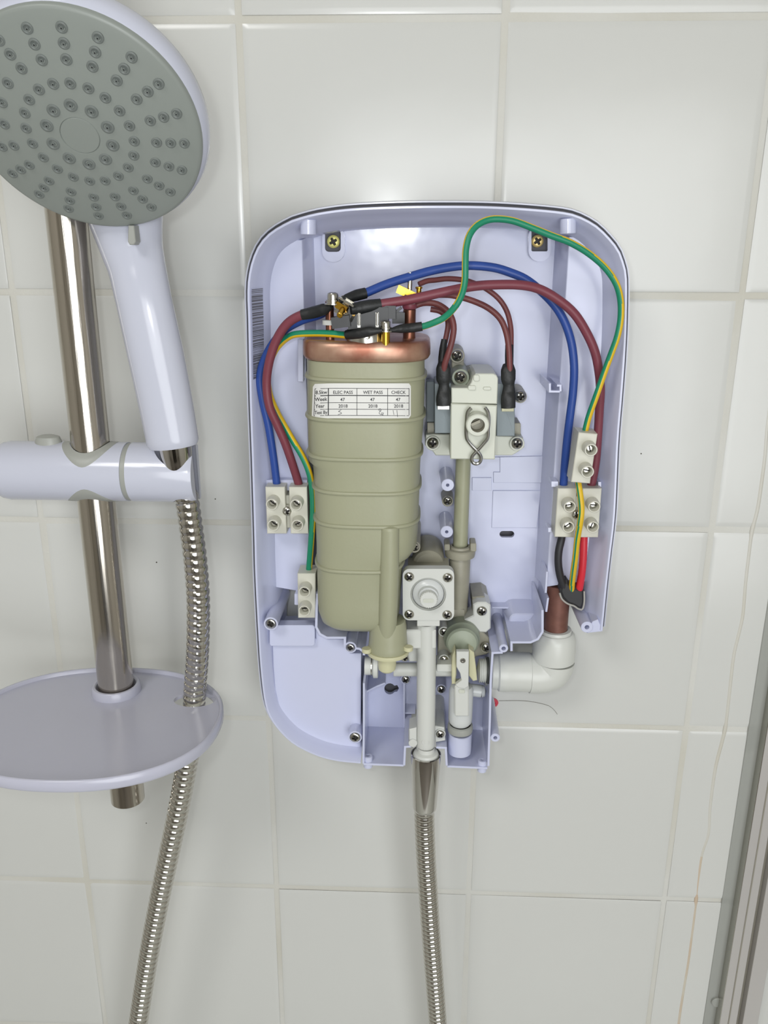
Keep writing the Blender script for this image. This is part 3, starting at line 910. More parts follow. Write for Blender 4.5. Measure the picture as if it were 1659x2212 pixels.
mb = MB(); prism(mb, rr(914, 1294, 937, 1302, 3), 74.3, 73.9, 0); mb.build('spindle_slot', 'ivory', val)
for x, y in ((884, 1246), (967, 1248), (884, 1327), (966, 1328)):
    screw(val, x, y, 66.2, s=1.05)

# ================================================================== OUTLET MANIFOLD
man = thing('outlet_manifold', 'white plastic T-shaped outlet pipe running down to the hose', 'pipe', W(920, 1645, 60))
mb = MB()
tube(mb, crom([W(921, 1345, 56), W(921, 1430, 56), W(920, 1540, 56), W(919, 1635, 56)], .004), .0062, 28)
mb.build('down_tube', 'white', man)
mb = MB(); prism(mb, [(868, 1361), (941, 1361), (941, 1430), (884, 1430), (876, 1400), (868, 1385)], 52, 30, .8); mb.build('elbow_block', 'white', man)
mb = MB(); prism(mb, rr(869, 1361, 942, 1402, 3), 61, 45, .8); mb.build('elbow_block', 'white', man)
mb = MB(); cyl(mb, W(850, 1446, 46), W(986, 1446, 46), .0046, .0046); mb.build('cross_tube', 'white', man)
mb = MB()
prism(mb, rr(943, 1436, 978, 1452, 3), 54, 40, .5)
mb.build('moulded_step', 'white', man)
mb = MB()
ycyl(mb, 892, 1606, 60, 44, 2.9); ycyl(mb, 919, 1604, 62, 50, 2.6)
prism(mb, [(884, 1576), (900, 1572), (900, 1610), (894, 1617), (884, 1606)], 59, 45, .5)
prism(mb, [(938, 1568), (960, 1572), (962, 1600), (940, 1604)], 52, 30, .5)
mb.build('lug', 'white', man)
mb = MB(); lathe(mb, W(920, 1627, 58), (0, 0, 1), [(0, -.006), (.0080, -.006), (.0088, -.004), (.0088, -.0008), (.0078, .0012), (.0059, .0022), (.0056, .005)], 32)
mb.build('outlet_flange', 'white', man)
for x, y, d in ((959, 1365, 42), (959, 1425, 46), (876, 1468, 22), (953, 1489, 30), (951, 1586, 53)):
    if d < 35 or d > 50:
        pass
    mb = MB(); ycyl(mb, x, y, d, dF, 3.6); mb.build('screw_boss', 'white' if d > 40 else 'shell', man)
    screw(man, x, y, d + .2)
screw(man, 874, 1420, 50)
mb = MB(); lathe(mb, W(801, 1438, 40), (1, 0, 0), [(0, -.004), (.0062, -.004), (.0062, .0012), (.0074, .0016), (.0082, .002), (.0082, .0046), (.0076, .005), (0, .005)], 28); mb.build('end_nut', 'white', man)
mb = MB(); lathe(mb, W(803, 1438, 40), (1, 0, 0), [(.0064, -.0003), (.0069, -.0003), (.0069, .0003), (.0064, .0003)], 28); mb.build('steel_ring', 'steel', man)

# regulator with green dome, yellow fork and white lever
reg = thing('pressure_switch', 'grey-green domed pressure valve with a white lever over a milky plunger', 'valve', W(994, 1565, 50))
mb = MB(); c = W(999, 1392, 52)
lathe(mb, c, (0, -1, 0), [(0, -.034), (.0118, -.034), (.0118, -.008), (.0105, -.006), (.0104, -.0025), (.0092, -.0008), (.006, .0004), (0, .0008)], 40)
mb.build('dome', 'greeny', reg)
mb = MB()
prism(mb, [(948, 1352), (1004, 1345), (1040, 1362), (1056, 1378), (1060, 1402), (1052, 1414), (1030, 1418), (1010, 1436), (950, 1436), (945, 1420)], 38, dF, .6)
mb.build('flange', 'tan', reg)
mb = MB(); prism(mb, rr(976, 1316, 1004, 1346, 4), 34, dF, .4); prism(mb, [(1020, 1290), (1044, 1288), (1056, 1296), (1056, 1320), (1020, 1320)], 32, dF, .5)
mb.build('pipe_bracket', 'tan', reg)
mb = MB()
prism(mb, [(1003, 1339), (1022, 1330), (1022, 1306), (1032, 1301), (1050, 1301), (1060, 1308), (1060, 1358), (1050, 1367), (1036, 1366), (1024, 1352), (1003, 1346)], 40, 24, .8)
mb.build('mounting_bracket', 'white', reg)
screw(reg, 1041, 1320, 40.3, s=1.15); screw(reg, 1050, 1399, 42, s=1.0)
mb = MB(); ycyl(mb, 1050, 1401, 41.5, dF, 3.6); mb.build('screw_boss', 'tan', reg)
mb = MB()
prism(mb, [(978, 1415), (984, 1402), (986, 1438), (984, 1478), (976, 1478), (976, 1440)], 60, 40, .5)
prism(mb, [(1013, 1402), (1024, 1410), (1028, 1440), (1031, 1470), (1022, 1472), (1013, 1460)], 60, 40, .5)
mb.build('fork', 'tank_y', reg)
mb = MB()
prism(mb, [(986, 1408), (1013, 1408), (1012, 1483), (1004, 1488), (990, 1486), (984, 1480), (997, 1470), (994, 1455), (986, 1441)], 66, 62.5, .4)
mb.build('lever', 'white', reg)
mb = MB(); ycyl(mb, 1000, 1428, 66.8, 62, 1.7, .7, 18, hd=.4); mb.build('rivet', 'steel', reg)
mb = MB(); c = W(994, 1560, 50)
zt1 = W(994, 1478, 50).z
h = zt1 - c.z
lathe(mb, c, (0, 0, 1), [(0, -.001), (.0062, -.001), (.0078, .0012), (.0080, .004), (.0080, h - .004), (.0070, h - .001), (.004, h), (0, h)], 32)
mb.build('plunger_tube', 'clear', reg)
mb = MB(); prism(mb, rr(982, 1482, 1013, 1548, 3), 60, 50, .8); mb.build('plunger_guide', 'white', reg)
mb = MB(); prism(mb, rr(991, 1490, 1004, 1498, 2), 60.6, 59, .3); mb.build('stop', 'ivory', reg)
mb = MB(); lathe(mb, W(994, 1572, 50), (0, 0, 1), [(0, -.002), (.0082, -.002), (.0085, 0), (.0083, .0025), (.0070, .003)], 32); mb.build('collar', 'grey_s', reg)
mb = MB(); cyl(mb, W(1016, 1490, 40), W(1040, 1493, 40), .0043); lathe(mb, W(1040, 1493, 40), (1, 0, 0), [(.0043, 0), (.0038, .002), (0, .0034)]); mb.build('side_stub', 'clear', reg)
mb = MB(); lathe(mb, W(994, 1582, 44), (0, 0, -1), [(0, .0), (.0076, 0), (.0080, .0005), (.0080, .012), (.0078, .015), (0, .015)], 32); mb.build('cup', 'shell', case)

# ================================================================== PIPE FITTINGS
elb = thing('elbow_fitting', 'white plastic push-fit elbow joining the copper pipe to the shower inlet', 'pipe fitting', W(1150, 1490, 30))
ax = 30
def xl(mb_, x0, y0, prof, d=ax):
    lathe(mb_, W(x0, y0, d), (1, 0, 0), prof, 36)
mb = MB(); p0 = W(1060, 1450, ax); p1 = W(1146, 1453, ax); w = p1.x - p0.x
lathe(mb, p0, (1, 0, 0), [(0, -.004), (.0100, -.004), (.0104, 0), (.0120, .0005), (.0122, w * .16), (.0134, w * .2), (.0136, w * .42), (.0132, w * .46), (.0134, w * .97), (.0128, w), (.0118, w + .0006), (.0118, w + .002), (0, w + .002)], 40)
mb.build('inlet_socket', 'pvc', elb)
mb = MB(); c = W(1195, 1455, ax); q = W(1149, 1454, ax)
r = .0136
pts = [Vector((q.x, q.y, q.z)), Vector((c.x - .016, c.y, q.z)), Vector((c.x - .008, c.y, q.z + .0004)), Vector((c.x - .002, c.y, q.z + .003)), Vector((c.x, c.y, q.z + .009)), Vector((c.x, c.y, W(1195, 1426, ax).z))]
tube(mb, crom(pts, .0015), r, 40)
mb.build('elbow_body', 'pvc', elb)
mb = MB(); t0 = W(1195, 1424, ax); h = W(1195, 1364, ax).z - t0.z
lathe(mb, t0, (0, 0, 1), [(0, 0), (.0136, 0), (.0142, .0006), (.0144, h * .3), (.0140, h * .75), (.0130, h * .92), (.0116, h), (.0100, h + .0003), (0, h)], 40)
mb.build('collet_nut', 'pvc', elb)
mb = MB(); t1 = Vector((t0.x, t0.y, t0.z + h))
lathe(mb, t1, (0, 0, 1), [(.0098, -.001), (.0106, -.0006), (.0108, .0012), (.0104, .0022), (.0081, .0024), (.0081, 0)], 36)
mb.build('collet', 'pvc', elb)
mb = MB(); p = W(1034, 1448, 44); w = W(1058, 1448, 44).x - p.x
pr = [(0, -.002)]
for k in range(6):
    pr += [(.0072, w * k / 6), (.0080, w * (k + .35) / 6), (.0080, w * (k + .6) / 6), (.0072, w * (k + .95) / 6)]
lathe(mb, p, (1, 0, 0), pr + [(0, w)], 32); mb.build('threaded_inlet', 'white', elb)
mb = MB(); lathe(mb, W(1050, 1448, 45), (1, 0, 0), [(.0074, 0), (.0086, .0003), (.0088, .0012), (.0086, .0021), (.0074, .0024)], 32); mb.build('rubber_washer', 'rubber', elb)
cp = MB(); q0 = Vector((t0.x, t0.y, t0.z + h - .004)); q1 = Vector((t0.x + .0, t0.y, W(1204, 1262, ax).z))
cyl(cp, q0, q1, .0079, .0079, 32)
cpo = tag(cp.build('copper_pipe', 'copper_d', org=q0), 'dull brown copper supply pipe rising from the white elbow fitting', 'pipe')

# ================================================================== TERMINAL BLOCKS
def term(label, cols, colr, d1, th, web=None, mid=None, group='cream terminal blocks'):
    c0 = cols[0][0]
    t = thing('terminal_block', label, 'terminal block', W(c0[0], c0[1], d1 - th), group)
    for q in cols:
        mb = MB(); prism(mb, q, d1, d1 - th, .4); mb.build('block_body', 'block', t)
    if web:
        mb = MB(); prism(mb, web, d1 - 5, d1 - th, .2); mb.build('web', 'block', t)
    for x, y in colr:
        mb = MB(); p = W(x, y, d1 + 8)
        lathe(mb, p, (0, -1, 0), [(.0040, -.0085), (.0037, -.0003), (.0035, 0), (.0030, 0), (.0028, -.0003), (.0026, -.006), (0, -.006)], 28)
        c = mb.build('screw_collar', 'block', t)
        place(SCREW_T, 'clamp_screw', t, p + Vector((0, .0048, 0)), (0, random.uniform(0, 3), 0), 1.0)
    if mid:
        mb = MB(); ycyl(mb, mid[0], mid[1], d1 - 1, d1 - th, 3.4); mb.build('fixing_boss', 'block', t)
        screw(t, mid[0], mid[1], d1 - .6, s=1.05)
    return t
term('cream double terminal block on the left holding the blue and brown cables',
     [[(573, 1052), (615, 1052), (619, 1153), (577, 1153)], [(624, 1052), (663, 1052), (666, 1153), (628, 1153)]],
     [(587, 1090), (639, 1091), (590, 1135), (642, 1135)], 52, 15, rr(612, 1070, 630, 1140, 1, 1), (620, 1104))
term('cream single terminal block low on the left where the short earth wire ends',
     [[(642.5, 1239), (681.5, 1239), (681.5, 1335), (644, 1335)]], [(657.5, 1279), (657, 1320)], 54, 15)
term('cream double terminal block on the right above the black and red cables',
     [[(1205, 1055), (1246, 1055), (1240, 1161), (1198, 1160)], [(1258, 1055), (1300, 1055), (1292, 1161), (1252, 1161)]],
     [(1231, 1095), (1228, 1139), (1284, 1095), (1281, 1139)], 52, 15, rr(1238, 1072, 1262, 1148, 1, 1), (1245, 1111))
term('cream single terminal block tilted and hanging loose above the right hand double block',
     [[(1250, 934), (1291, 937.6), (1274.5, 1044.7), (1233.8, 1041.6)]], [(1277, 972.5), (1269.5, 1019.5)], 66, 15)

# ================================================================== CABLES
def cable(name, label, pts, wpx, mk, stripe=None, extra=None, d_ref=None, org=None):
    P3 = crom(wp(pts), .002)
    m = pts[len(pts) // 2]; r = L(wpx, *m) / 2
    t = thing(name, label, 'cable', P3[0], 'cables inside the shower unit')
    mb = MB(); tube(mb, P3, r, 20 if not stripe else 32, matf=stripe)
    mb.build('insulation', mk, t)
    for nm, q, rad, mk2 in (extra or []):
        mb = MB(); tube(mb, crom(wp(q), .0015), [x for x in rad] if False else r * rad, 18, ell=1.0); mb.build(nm, mk2, t)
    return t
def shaped(t, nm, q, rads, mk, ell=1.0):
    """sleeve with its own radius per point (mm)"""
    pts = wp(q); fine = crom(pts, .0008); n = len(fine)
    acc = [0]
    for a, b in zip(pts, pts[1:]): acc.append(acc[-1] + (b - a).length)
    rl = []
    for i in range(n):
        s = acc[-1] * i / (n - 1)
        for k in range(len(acc) - 1):
            if acc[k] <= s <= acc[k + 1] + 1e-9:
                u = (s - acc[k]) / max(1e-9, acc[k + 1] - acc[k]); rl.append((rads[k] * (1 - u) + rads[k + 1] * u) / 1000); break
        else: rl.append(rads[-1] / 1000)
    mb = MB(); tube(mb, fine, rl, 20, ell=ell); return mb.build(nm, mk, t)
c = cable('power_cable', 'short blue cable curving down the left side to the double block',
      [(716, 664, 62), (690, 680, 58), (650, 693, 55), (612, 716, 53), (580, 758, 52), (562, 810, 50), (567, 862, 49), (580, 920, 48), (591, 990, 46), (598, 1046, 44), (599, 1056, 44)], 17.5, 'blue')
c = cable('power_cable', 'short brown cable arching down the left side to the double block',
      [(700, 666, 68), (655, 679, 66), (622, 698, 64), (598, 733, 62), (582, 780, 60), (576, 828, 58), (582, 878, 57), (600, 920, 55), (616, 957, 53), (631, 1000, 50), (645, 1045, 45), (646, 1056, 45)], 19, 'brown')
shaped(c, 'heat_shrink', [(652, 680, 66), (676, 675, 67), (700, 668, 70), (716, 661, 73)], [2.9, 3.3, 3.2, 1.4], 'black')
def gy(a0, half):
    def f(t, ang):
        c = a0(t) if callable(a0) else a0; h = half(t) if callable(half) else half
        return 1 if abs((ang - c + 180) % 360 - 180) < h else 0
    return f
c = cable('earth_cable', 'short green and yellow earth wire on the left ending in the low single block',
      [(765, 722, 76), (749, 724, 74), (715, 721, 70), (680, 720, 66), (639, 722, 62), (620, 730, 58), (603, 745, 54), (590, 765, 50), (578, 800, 46), (582, 850, 46), (598, 890, 47), (611, 914, 48), (634, 954, 50), (650, 980, 51), (663, 1007, 52), (671, 1033, 52),
       (675, 1065, 52), (676, 1105, 52), (674, 1145, 52), (671, 1185, 50), (667, 1237, 46), (667, 1246, 46)], 14,
      ['green', 'yellow'], gy(lambda t: 100 if t < .35 else (75 if t < .55 else 75 + 20 * (t - .55)), lambda t: 88 if t < .35 else (60 if t < .55 else 60 - 30 * (t - .55) / .45)))
shaped(c, 'heat_shrink', [(748, 723, 75), (775, 721, 78), (800, 716, 80), (826, 714, 81)], [2.5, 2.9, 2.6, 1.0], 'black')
c = cable('power_cable', 'long blue cable arching from the tank over to the right hand double block',
      [(770, 640, 66), (792, 632, 64), (835, 614, 60), (885, 598, 56), (940, 583, 52), (1001, 574, 50), (1059, 577, 50), (1100, 588, 50), (1141, 607, 50), (1187, 647, 50), (1215, 686, 50), (1233, 735, 51), (1240, 790, 52), (1238, 844, 51), (1232, 894, 50),
       (1225, 950, 48), (1220, 1003, 46), (1217, 1051, 44), (1217, 1060, 44)], 18.5, 'blue')
shaped(c, 'heat_shrink', [(790, 633, 64), (770, 638, 66), (748, 645, 70), (730, 652, 73)], [3.0, 3.1, 2.4, 1.0], 'black')
c = cable('power_cable', 'long brown cable crossing the top of the unit to the right hand double block',
      [(790, 662, 72), (822, 657, 72), (855, 652, 71), (891, 646, 70), (958, 631, 68), (1019, 619, 66), (1073, 615, 64), (1126, 616, 62), (1166, 625, 60), (1205, 647, 59), (1240, 677, 58), (1266, 717, 57), (1285, 760, 56), (1294, 805, 54), (1297, 844, 52),
       (1295, 880, 50), (1292, 930, 48), (1288, 985, 46), (1283, 1021, 45), (1277, 1051, 44), (1276, 1060, 44)], 20, 'brown')
shaped(c, 'heat_shrink', [(823, 657, 72), (800, 661, 73), (778, 665, 74), (757, 668, 76)], [3.0, 3.5, 3.5, 2.8], 'black')
c = cable('earth_cable', 'long green and yellow earth wire looping high over to the loose tilted block',
      [(890, 707, 74), (914, 705, 75), (940, 696, 77), (961, 685, 78), (982, 664, 80), (997, 637, 81), (1004, 606, 82), (1005, 568, 82), (1006.5, 537, 81), (1014, 508, 80), (1030, 487, 78), (1054, 475, 76), (1080, 473, 75), (1112, 478, 74), (1152, 493, 73), (1192, 509, 72),
       (1232, 524, 71), (1271, 547, 69), (1306, 577, 67), (1330, 611, 66), (1340, 645, 65), (1341, 685, 64), (1334, 725, 64), (1320, 765, 63), (1306, 803, 62), (1289, 852, 61), (1272, 900, 59), (1264, 932, 58), (1262, 942, 58)], 14.8,
      ['green', 'yellow'], gy(lambda t: -95 if t < .11 else (98 if t < .5 else 98 - 28 * (t - .5) / .5), lambda t: 34 if t < .11 else (52 if t < .42 else 52 + 34 * min(1, (t - .42) / .3))))
shaped(c, 'heat_shrink', [(912, 705, 75), (890, 708, 75), (866, 710, 77), (842, 714, 80)], [2.5, 2.6, 2.4, 1.0], 'black')
c = cable('switch_wire', 'thin brown wire looping highest from the brass clamp to the right switch',
      [(905, 614, 54), (922, 607, 52), (940, 605, 50), (968, 602, 48), (1001, 605, 46), (1027, 613, 45), (1052, 625, 44), (1078, 646, 44), (1095, 673, 45), (1103, 706, 47), (1104, 740, 49), (1103, 795, 51)], 11.5, 'brown2')
c = cable('switch_wire', 'thin brown wire running just under the thick brown cable to the right switch',
      [(878, 650, 52), (920, 640, 51), (955, 637, 50), (982, 639, 50), (1019, 649, 50), (1054, 665, 51), (1080, 688, 52), (1093, 717, 53), (1099, 751, 54), (1101, 790, 55), (1101, 802, 55)], 13, 'brown2')
shaped(c, 'heat_shrink', [(1100, 745, 50), (1100, 768, 51), (1100, 790, 52)], [2.3, 2.5, 2.4], 'black')
shaped(c, 'spade_boot', [(1098, 788, 52), (1098, 800, 54), (1098, 820, 55), (1099, 832, 55), (1099, 846, 55), (1098, 860, 56), (1098, 881, 56)], [3.2, 4.3, 4.2, 3.2, 3.8, 4.3, 4.2], 'black', .6)
c = cable('switch_wire', 'thin brown wire hooking down to the left switch beside the tank',
      [(885, 666, 54), (912, 655, 54), (940, 656, 55), (961, 667, 56), (974, 683, 57), (980, 706, 58), (977, 733, 58), (969, 762, 58), (961, 786, 57), (959, 800, 56)], 13.5, 'brown2')
shaped(c, 'heat_shrink', [(960, 733, 50), (957, 755, 51), (955, 778, 52), (956, 790, 53)], [1.8, 2.2, 2.3, 2.4], 'black')
shaped(c, 'spade_boot', [(958, 784, 53), (958, 796, 55), (958, 820, 55), (959, 831, 55), (959, 846, 55), (958, 860, 56), (958, 876, 56)], [3.2, 4.3, 4.2, 2.9, 3.8, 4.3, 4.2], 'black', .6)
c = cable('switch_wire', 'short brown wire hidden behind the hooked wire at the left switch',
      [(930, 668, 46), (950, 672, 46), (964, 684, 47), (968, 700, 48), (965, 722, 49), (961, 740, 50)], 12, 'brown2')
c = cable('supply_cable', 'black supply cable below the right hand double block', [(1214, 1150, 44), (1213, 1163, 44), (1207, 1190, 45), (1206, 1218, 45), (1211, 1248, 44), (1221, 1275, 42), (1232, 1295, 40)], 16.5, 'blackc')
c = cable('earth_cable', 'yellow earth wire with a thin green stripe lying over the right hand double block',
      [(1248, 1036, 58), (1250, 1048, 60), (1254, 1075, 62), (1256, 1102, 63), (1253, 1130, 63), (1247, 1165, 60), (1243, 1202, 56), (1238, 1240, 50), (1235, 1270, 44), (1236, 1285, 42)], 13.2,
      ['yellow', 'green'], gy(lambda t: -40 + 20 * t, 17))
c = cable('supply_cable', 'bright red supply cable below the right hand double block', [(1262, 1150, 44), (1261, 1163, 44), (1260, 1197, 45), (1257, 1235, 45), (1250, 1279, 42), (1247, 1292, 41)], 16.5, 'red')
# stripped end of the supply cable's sheath
t = thing('cable_sheath', 'cut grey and black outer sheath of the supply cable beside the copper pipe', 'cable', W(1235, 1300, 36))
mb = MB()
prism(mb, [(1213, 1262), (1226, 1254), (1233, 1264), (1241, 1269), (1262, 1275), (1263, 1300), (1258, 1316), (1250, 1315), (1240, 1309), (1226, 1304), (1214, 1292), (1209, 1278)], 45, 33, 1.6)
mb.build('sheath_core', 'sheath', t)
mb = MB()
tube(mb, crom([W(1209, 1281, 45), W(1214, 1294, 45.4), W(1226, 1304, 45.6), W(1240, 1309, 45.8), W(1249, 1315, 45.8), W(1258, 1316, 45.8), W(1262, 1300, 45.6), W(1262, 1277, 45)], .001), .0006, 8)
mb.build('sheath_edge', 'sheath_g', t)

# ================================================================== WALL PLUG AND STRAY HAIR
mb = MB(); p = W(1065, 1518, 1); pl = []
for k in range(40):
    r_ = .0040 if k % 2 else .0034; pl.append((p.x + r_ * cos(2 * pi * k / 40), p.z + r_ * sin(2 * pi * k / 40)))
rings(mb, pl, [(0, -3), (0, 1.4), (1.4, 1.6), (1.7, .2)])
tag(mb.build('wall_plug', 'redp', org=p), 'small red wall plug half hidden behind the case\'s right edge', 'wall plug')
mb = MB(); hp = [W(1078, 1514, 1.2), W(1130, 1514, 1.2), (W(1160, 1518, 1.2)), W(1186, 1525, 1.2), W(1198, 1535, 1.2), W(1204, 1543, 1.2)]
tube(mb, crom(hp, .003), .00013, 5)
tag(mb.build('hair_strand', 'hair', org=hp[0]), 'fine stray hair stuck to the tile right of the red wall plug', 'hair')

# ================================================================== HOSES
def hose(label, pts, r, pitch, conn=None):
    P3 = crom(wp(pts), pitch / 6)
    t = thing('shower_hose', label, 'hose', P3[-1], 'ribbed metal shower hoses')
    prof = [.915, .985, 1.0, 1.0, .985, .935]
    mb = MB(); tube(mb, P3, [r * prof[i % 6] for i in range(len(P3))], 32)
    mb.build('hose_coil', 'hose', t, sharp=18)
    return t, P3
h1t, hp = hose('chrome coiled hose hanging from the hand shower and passing through the soap dish',
     [(400, 1066, 65), (405, 1085, 65), (413, 1140, 66), (422, 1210, 68), (428, 1290, 70), (428, 1370, 71), (425, 1440, 70), (421, 1490, 69), (418, 1550, 69), (411, 1605, 69), (400, 1670, 68), (385, 1750, 67), (366, 1840, 66), (345, 1940, 64), (322, 2060, 62), (303, 2180, 60), (290, 2270, 59), (268, 2430, 58), (248, 2620, 58)], .0073, .0050)
h2t, hp2 = hose('chrome coiled hose hanging from the middle outlet below the unit',
     [(916, 1735, 58), (917, 1780, 57), (920, 1850, 55), (925, 1930, 53), (931, 2020, 51), (938, 2110, 49), (945, 2200, 47), (951, 2280, 46), (960, 2430, 44), (966, 2620, 44)], .0070, .0041)
mb = MB(); c = W(920, 1628, 58); q = W(917, 1752, 58); h = (c - q).length
lathe(mb, q, c - q, [(.0060, 0), (.0066, .0004), (.0080, .003), (.0083, .0045), (.0101, h * .95), (.0101, h), (.0094, h + .0002), (.0090, h - .003), (0, h - .003)], 48)
cn = mb.build('connector_cone', 'chrome', h2t, sharp=40)

# ================================================================== RISER RAIL, SLIDER, DISH, HAND SHOWER
RX, RY = 0.0650, -0.062
mb = MB(); zb3 = W(277, 1728, 62).z
lathe(mb, (RX, RY, zb3), (0, 0, 1), [(0, 0), (.0098, 0), (.0112, .0012), (.0112, 0.55), (0, 0.55)], 56)
rail = tag(mb.build('riser_rail', 'rail', org=Vector((RX, RY, zb3))), 'upright satin steel shower rail on the left', 'rail')

sl = thing('slider_bracket', 'white cylindrical slider clamp on the rail holding the hand shower', 'shower holder', W(200, 1085, 62))
HZ = W(205, 1018, 62).z; x0 = W(3, 1018, 62).x; x1 = W(282, 1018, 62).x; x2 = W(420, 1030, 66).x; R_ = .0178
mb = MB()
lathe(mb, (x0, RY, HZ), (1, 0, 0), [(0, 0), (.0135, 0), (.0158, .0008), (.0170, .003), (R_, .007), (R_, x1 - x0 - .0009)], 56)
lathe(mb, (x1 - .0009, RY, HZ), (1, 0, 0), [(R_, 0), (0, 0)], 56)
mb.build('clamp_body', 'wplast', sl)
mb = MB(); lathe(mb, (x1 - .0012, RY, HZ), (1, 0, 0), [(.0172, 0), (.0174, .0034), (0, .0034), (0, 0)], 56); mb.build('joint_ring', 'grey_s', sl)
# holder with a bored socket
mb = MB(); xa = x1 + .0022
lathe(mb, (xa, RY, HZ), (1, 0, 0), [(0, 0), (R_, 0), (R_, x2 - xa - .001), (R_ - .001, x2 - xa + .0012), (0, x2 - xa + .0012)], 64)
ho = mb.build('socket_arm', 'wplast', sl)
SX = W(377, 985, 70).x; SY = -0.068
cut = MB(); ct = Vector((SX, SY, HZ + .0178)); cb = W(405, 1083, 65); cb.z = HZ - .018; ca = (ct - cb).normalized()
lathe(cut, cb - ca * .01, ca, [(0, 0), (.0070, 0), (.0078, .01), (.0122, .046), (.0125, .056), (0, .056)], 40)
cut2 = MB(); qbox(cut2, (SX + .014, SY + .0275, HZ + .0), .026, .035, .05)
cos_ = [cut.build('cutter', 'wplast'), cut2.build('cutter', 'wplast')]
for co in cos_:
    md = ho.modifiers.new('b', 'BOOLEAN'); md.operation = 'DIFFERENCE'; md.object = co; md.solver = 'EXACT'
dg = bpy.context.evaluated_depsgraph_get()
me2 = bpy.data.meshes.new_from_object(ho.evaluated_get(dg)); ho.modifiers.clear(); ho.data = me2
me2.shade_smooth(); me2.set_sharp_from_angle(angle=radians(30)); 
for co in cos_: bpy.data.objects.remove(co)
# grey liners where the rail passes: saddle rings on the barrel
def saddle(rx, rz, up, w0=1.0):
    mb = MB(); vs = []; n = 48; rows = []
    for q in (0.0, .5, 1.0):
        row = []
        for k in range(n):
            a = 2 * pi * k / n; rr1 = (.0116 * (1 - q) + rx * q); rz1 = (.0116 * (1 - q) + rz * q)
            x = rr1 * cos(a); y = rz1 * sin(a); y = max(-.0172, min(.0172, y))
            z = math.sqrt(max(0, (R_ + .0004 * (1 - q * .6)) ** 2 - y * y))
            row.append(Vector((RX + x, RY + y, HZ + up * z)))
        rows.append(row)
    rows.append([p + Vector((0, 0, -up * .003)) for p in rows[-1]])
    loft(mb, rows, caps=False); return mb.build('rail_liner', 'grey_s', sl, sharp=60)
saddle(.0160, .0165, 1); saddle(.0160, .0165, -1)
mb = MB(); p = W(104, 950, 62); lathe(mb, Vector((p.x, RY, HZ + .0155)), (0, 0, 1), [(.0085, -.003), (.0078, .0030), (.0068, .0055), (.004, .0064), (0, .0066)], 36, ell=.75); mb.build('release_button', 'grey_s', sl)

# soap dish
DZ = -.4005
dish = thing('soap_dish', 'pale oval soap dish clipped on the bottom of the rail', 'soap dish', Vector((RX, RY, DZ)))
cx0, cy0, ea, eb = .0622, -.0985, .0795, .0645
outl = []
for k in range(72):
    a = 2 * pi * k / 72; e = 2.25
    outl.append((cx0 + ea * math.copysign(abs(cos(a)) ** (2 / e), cos(a)), cy0 + eb * math.copysign(abs(sin(a)) ** (2 / e), sin(a))))
hr = [(RX + .0122 * cos(2 * pi * k / 28), RY + .0122 * sin(2 * pi * k / 28)) for k in range(28)]
hc = H(421, 1499, DZ); hh_ = []
for k in range(28):
    a = 2 * pi * k / 28; hh_.append((hc.x + .0005 + .0135 * cos(a), hc.y - .003 + .0088 * sin(a)))
def zplate(mb, outer, holes, zt_, zb_):
    loops = [outer] + holes; flat = [p for l in loops for p in l]
    tri = tessellate_polygon([[Vector((p[0], p[1], 0)) for p in l] for l in loops]); n = len(flat)
    vs = [(x, y, zt_) for x, y in flat] + [(x, y, zb_) for x, y in flat]
    fs = [t for t in tri] + [tuple(i + n for i in t)[::-1] for t in tri]; o = 0
    for l in loops:
        for i in range(len(l)):
            j = (i + 1) % len(l); fs.append((o + i, o + j, o + j + n, o + i + n))
        o += len(l)
    mb.add(vs, fs)
mb = MB(); zplate(mb, inset(outl, .002), [hr, hh_], DZ - .0025, DZ - .005); mb.build('tray', 'dish', dish)
mb = MB(); rs = []
for ins, dz in ((.004, -.0048), (.0026, -.0028), (.0024, -.0006), (.0018, 0), (.0008, 0), (0, -.0008), (-.0002, -.006), (.001, -.0078), (.003, -.0078), (.004, -.0048)):
    rs.append([Vector((x, y, DZ + dz)) for x, y in inset(outl, ins)])
loft(mb, rs, caps=False); mb.build('rim', 'dish', dish, sharp=50)
mb = MB(); lathe(mb, (RX, RY, DZ), (0, 0, 1), [(.0125, -.007), (.0125, .0022), (.0132, .003), (.0146, .0030), (.0152, .0022), (.0158, -.0024), (.0158, -.004)], 48)
mb.build('collar', 'dish', dish)

# hand shower
hs = thing('hand_shower', 'round white hand shower with a grey nozzle face on the rail', 'shower head', W(374, 962, 72))
HC = Vector((.09960469, -.11816146, -.07213655)); HN = Vector((0.00598513, -0.77821682, -0.62796716)).normalized()
HU = Vector((1, 0, 0)); HU = (HU - HN * HU.dot(HN)).normalized(); HV = HN.cross(HU); HV = HV if HV.z > 0 else -HV
def fdome(r): return .0056 * (1 - (r / .0548) ** 2)
mb = MB()
lathe(mb, HC, HN, [(.0556, -.0045), (.0556, -.001), (.0550, -.0002)] + [(.0538 - .0446 * k / 12, fdome(.0538 - .0446 * k / 12)) for k in range(13)] + [(.0090, fdome(.009) - .0004), (.0087, fdome(.0087)), (.004, fdome(.004)), (0, fdome(0))], 96)
mb.build('face_plate', 'plate', hs, sharp=50)
mb = MB()
lathe(mb, HC, HN, [(0, -.036), (.022, -.0355), (.040, -.031), (.052, -.023), (.0574, -.014), (.0582, -.0085), (.0572, -.0045), (.0556, -.0030)], 96)
mb.build('head_shell', 'wplast', hs, sharp=60)
